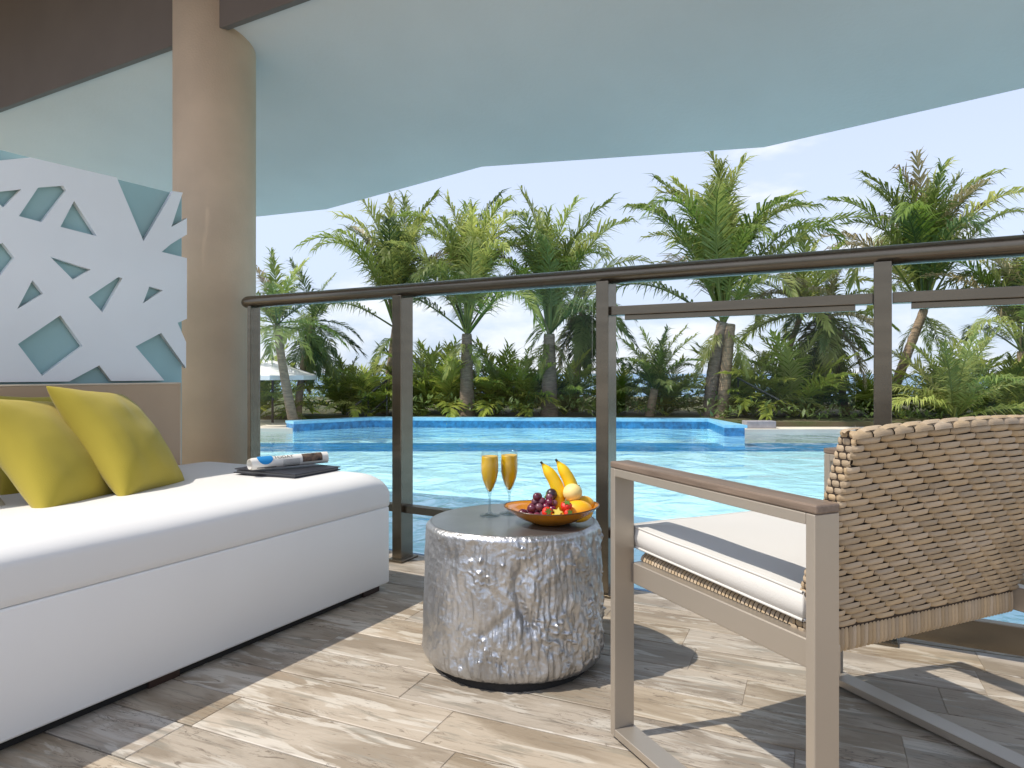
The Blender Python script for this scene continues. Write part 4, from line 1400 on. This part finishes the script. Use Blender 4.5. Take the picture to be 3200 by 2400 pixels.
palm((2.59, 13), (2.72, 13), 0.50, 1.30, 'short young upright palm right of the third post', YOUNG, 0.09, 0.07, 8, mix=(0.75, 0.25, 0.0))
palm((3.72, 12.8), (3.95, 12.8), 1.75, 3.05, 'biggest palm of all, over the raised wall end, two close trunks', LUSH, 0.14, 0.10, 9, mix=(0.9, 0.08, 0.02), tm='trunkdark', bow=-0.06)
b0 = bpy.data.objects['palm_tree.007']
bm_obj('trunk', trunk_mesh((0.22, -0.14, -0.1), (0.34, 0.12, 1.75), 0.11, 0.09, (0, 0, 0), 4), M['trunk'], b0, smooth=True)
palm((5.16, 14), (5.95, 14), 2.05, 1.75, 'palm on a thin slanting trunk leaning right, between the third and fourth posts', [(84, 3), (66, 5), (48, 5), (28, 4), (8, 4), (-16, 3)], 0.075, 0.05, 10, mix=(0.7, 0.05, 0.25))
palm((6.63, 13.5), (6.26, 13.5), 1.95, 1.4, 'shaggy palm with drooping olive skirt just left of the fourth post', DROOP, 0.07, 0.05, 11, mix=(0.45, 0.30, 0.25))
palm((7.60, 14), (8.45, 14), 2.1, 3.1, 'large palm leaning right with stained trunk, right of the fourth post', LUSH, 0.10, 0.08, 12, mix=(0.8, 0.08, 0.12))
palm((7.55, 11.7), (7.60, 11.7), 0.05, 1.75, 'broad young palm with wide upright fronds above the chair back', [(84, 3), (66, 5), (48, 5), (28, 4)], 0.10, 0.08, 13, mix=(0.9, 0.1, 0.0))
palm((9.25, 12.5), (9.35, 12.5), 1.2, 2.5, 'pale dry-tinged palm cut by the right picture edge', FULL, 0.11, 0.08, 14, mix=(0.6, 0.05, 0.35))

AG = 'areca palms under the coconut palms'
arec = [(-4.75, 12.8, 1.15, 'leafy green areca clump beside the column'), (-3.35, 13.6, 1.25, 'areca clump behind the left end of the raised wall'), (-2.75, 13.2, 1.05, 'low yellow-green areca left of the second post'),
        (-1.95, 14.4, 1.35, 'areca clump hidden behind the second post'), (-1.35, 13.6, 1.45, 'tall areca left of the grey-brown palm trunk'), (-0.30, 13.8, 1.45, 'areca filling the gap between the two thick palm trunks'),
        (0.25, 13.4, 1.25, 'areca left of the trunk behind the flutes'), (1.05, 13.6, 1.20, 'areca right of the trunk behind the flutes'), (2.15, 13.8, 1.05, 'low areca just right of the third post'),
        (3.05, 13.6, 1.10, 'areca between the short young palm and the double trunk'), (4.55, 13.3, 1.45, 'bright areca right of the double trunk'), (5.35, 13.0, 1.50, 'broad yellow-green areca behind the stair rail'),
        (5.95, 13.6, 1.30, 'areca under the slanting palm'), (6.95, 13.2, 0.90, 'low areca left of the fourth post'), (8.35, 13.3, 1.30, 'areca right of the fourth post'), (8.9, 12.4, 1.25, 'areca at the right above the chair back')]
for i, (x, y_, h, lab) in enumerate(arec):
    palm((x, y_), (x, y_), 0.02, h * 1.12, lab, [(84, 4), (66, 7), (48, 7), (28, 5)], seed=40 + i, mix=(0.72, 0.28, 0), cat='areca palm', grp=AG, name='areca_palm')

# dense low ground cover: one mass of small leaves
g = random.Random(5)
bm = bmesh.new()
for k in range(15000):
    x = g.uniform(-9.5, 15); y_ = g.uniform(12.5, 17.0) if x < 3.4 else g.uniform(11.6, 17.0)
    if x < -2.9: y_ = g.uniform(13.3, 17)
    top = 0.26 + 0.34 * noise.noise(Vector((x * 0.9, y_ * 0.9, 0))) + 0.10 * (y_ - 12.5)
    z = -0.02 + max(0.08, top) * math.sqrt(g.random())
    p = W(x, y_, z)
    a = g.random() * 6.283; el = g.uniform(-0.3, 1.2)
    d = Vector((math.cos(a) * math.cos(el), math.sin(a) * math.cos(el), math.sin(el)))
    l_ = g.uniform(0.09, 0.20)
    sv = d.cross(Vector((0, 0, 1))).normalized() * l_ * 0.16
    v = [bm.verts.new(p), bm.verts.new(p + d * l_ * 0.5 + sv), bm.verts.new(p + d * l_ - Vector((0, 0, 0.02))), bm.verts.new(p + d * l_ * 0.5 - sv)]
    bm.faces.new(v)
for f in bm.faces: f.material_index = 0 if g.random() < 0.20 else 1
tag(bm_obj('ground_cover', bm, [M['leafdark'], M['leafyellow']]), kind='stuff')

# ------------------------------------------------------------------ stair rails, stone block, umbrella
def stair_rail(a, b_, label):
    A0, B0 = W(*a[:2], a[2]), W(*b_[:2], b_[2])
    t = empty('stair_handrail', (A0.x, A0.y, -0.05), 0, label, 'handrail', 'metal stair handrails behind the pool')
    o0 = Vector((A0.x, A0.y, -0.05))
    for dz in (0.0, -0.36):
        bb = bmesh.new(); tube(bb, [A0 - o0 + Vector((0, 0, dz)), B0 - o0 + Vector((0, 0, dz))], 0.020, 8)
        bm_obj('rail', bb, M['stairrail'], t, smooth=True)
    for f in (0.02, 0.5, 0.98):
        p = A0.lerp(B0, f) - o0
        bb = bmesh.new(); tube(bb, [(p.x, p.y, p.z - 0.75), (p.x, p.y, p.z)], 0.016, 8)
        bm_obj('baluster', bb, M['stairrail'], t, smooth=True)
stair_rail((-3.05, 12.75, 0.10), (-2.35, 12.9, 0.68), 'grey stair handrail sloping up to the right behind the wall')
stair_rail((4.15, 12.6, 0.72), (5.25, 12.1, 0.05), 'dark stair handrail sloping down to the right by the wall end')
p = W(4.05, 11.2)
tag(bm_obj('stone_block', BX(-0.24, 0.24, -0.12, 0.12, -0.10, 0.02, 0.01), M['block'], loc=(p.x, p.y, 0), rot=(0, 0, R(29))), 'low grey stone block on the deck by the dark stair rail', 'stone block')

up_ = W(-4.35, 12.4)
um = empty('beach_umbrella', (up_.x, up_.y, -0.10), 0, 'white canvas sun umbrella partly behind the tan column', 'umbrella')
b = bmesh.new()
tip = b.verts.new((0, 0, 1.14))
ring = []
for k in range(8):
    a = k * math.pi / 4
    ring.append(b.verts.new((0.78 * math.cos(a), 0.78 * math.sin(a), 0.86)))
low_ = [b.verts.new((v.co.x, v.co.y, 0.78)) for v in ring]
for k in range(8):
    b.faces.new((tip, ring[k], ring[(k + 1) % 8]))
    b.faces.new((ring[k], low_[k], low_[(k + 1) % 8], ring[(k + 1) % 8]))
bm_obj('canopy', b, M['umbrella'], um)
b = bmesh.new(); tube(b, [(0, 0, 0), (0, 0, 1.18)], 0.02, 8)
bm_obj('pole', b, M['darkwood'], um)
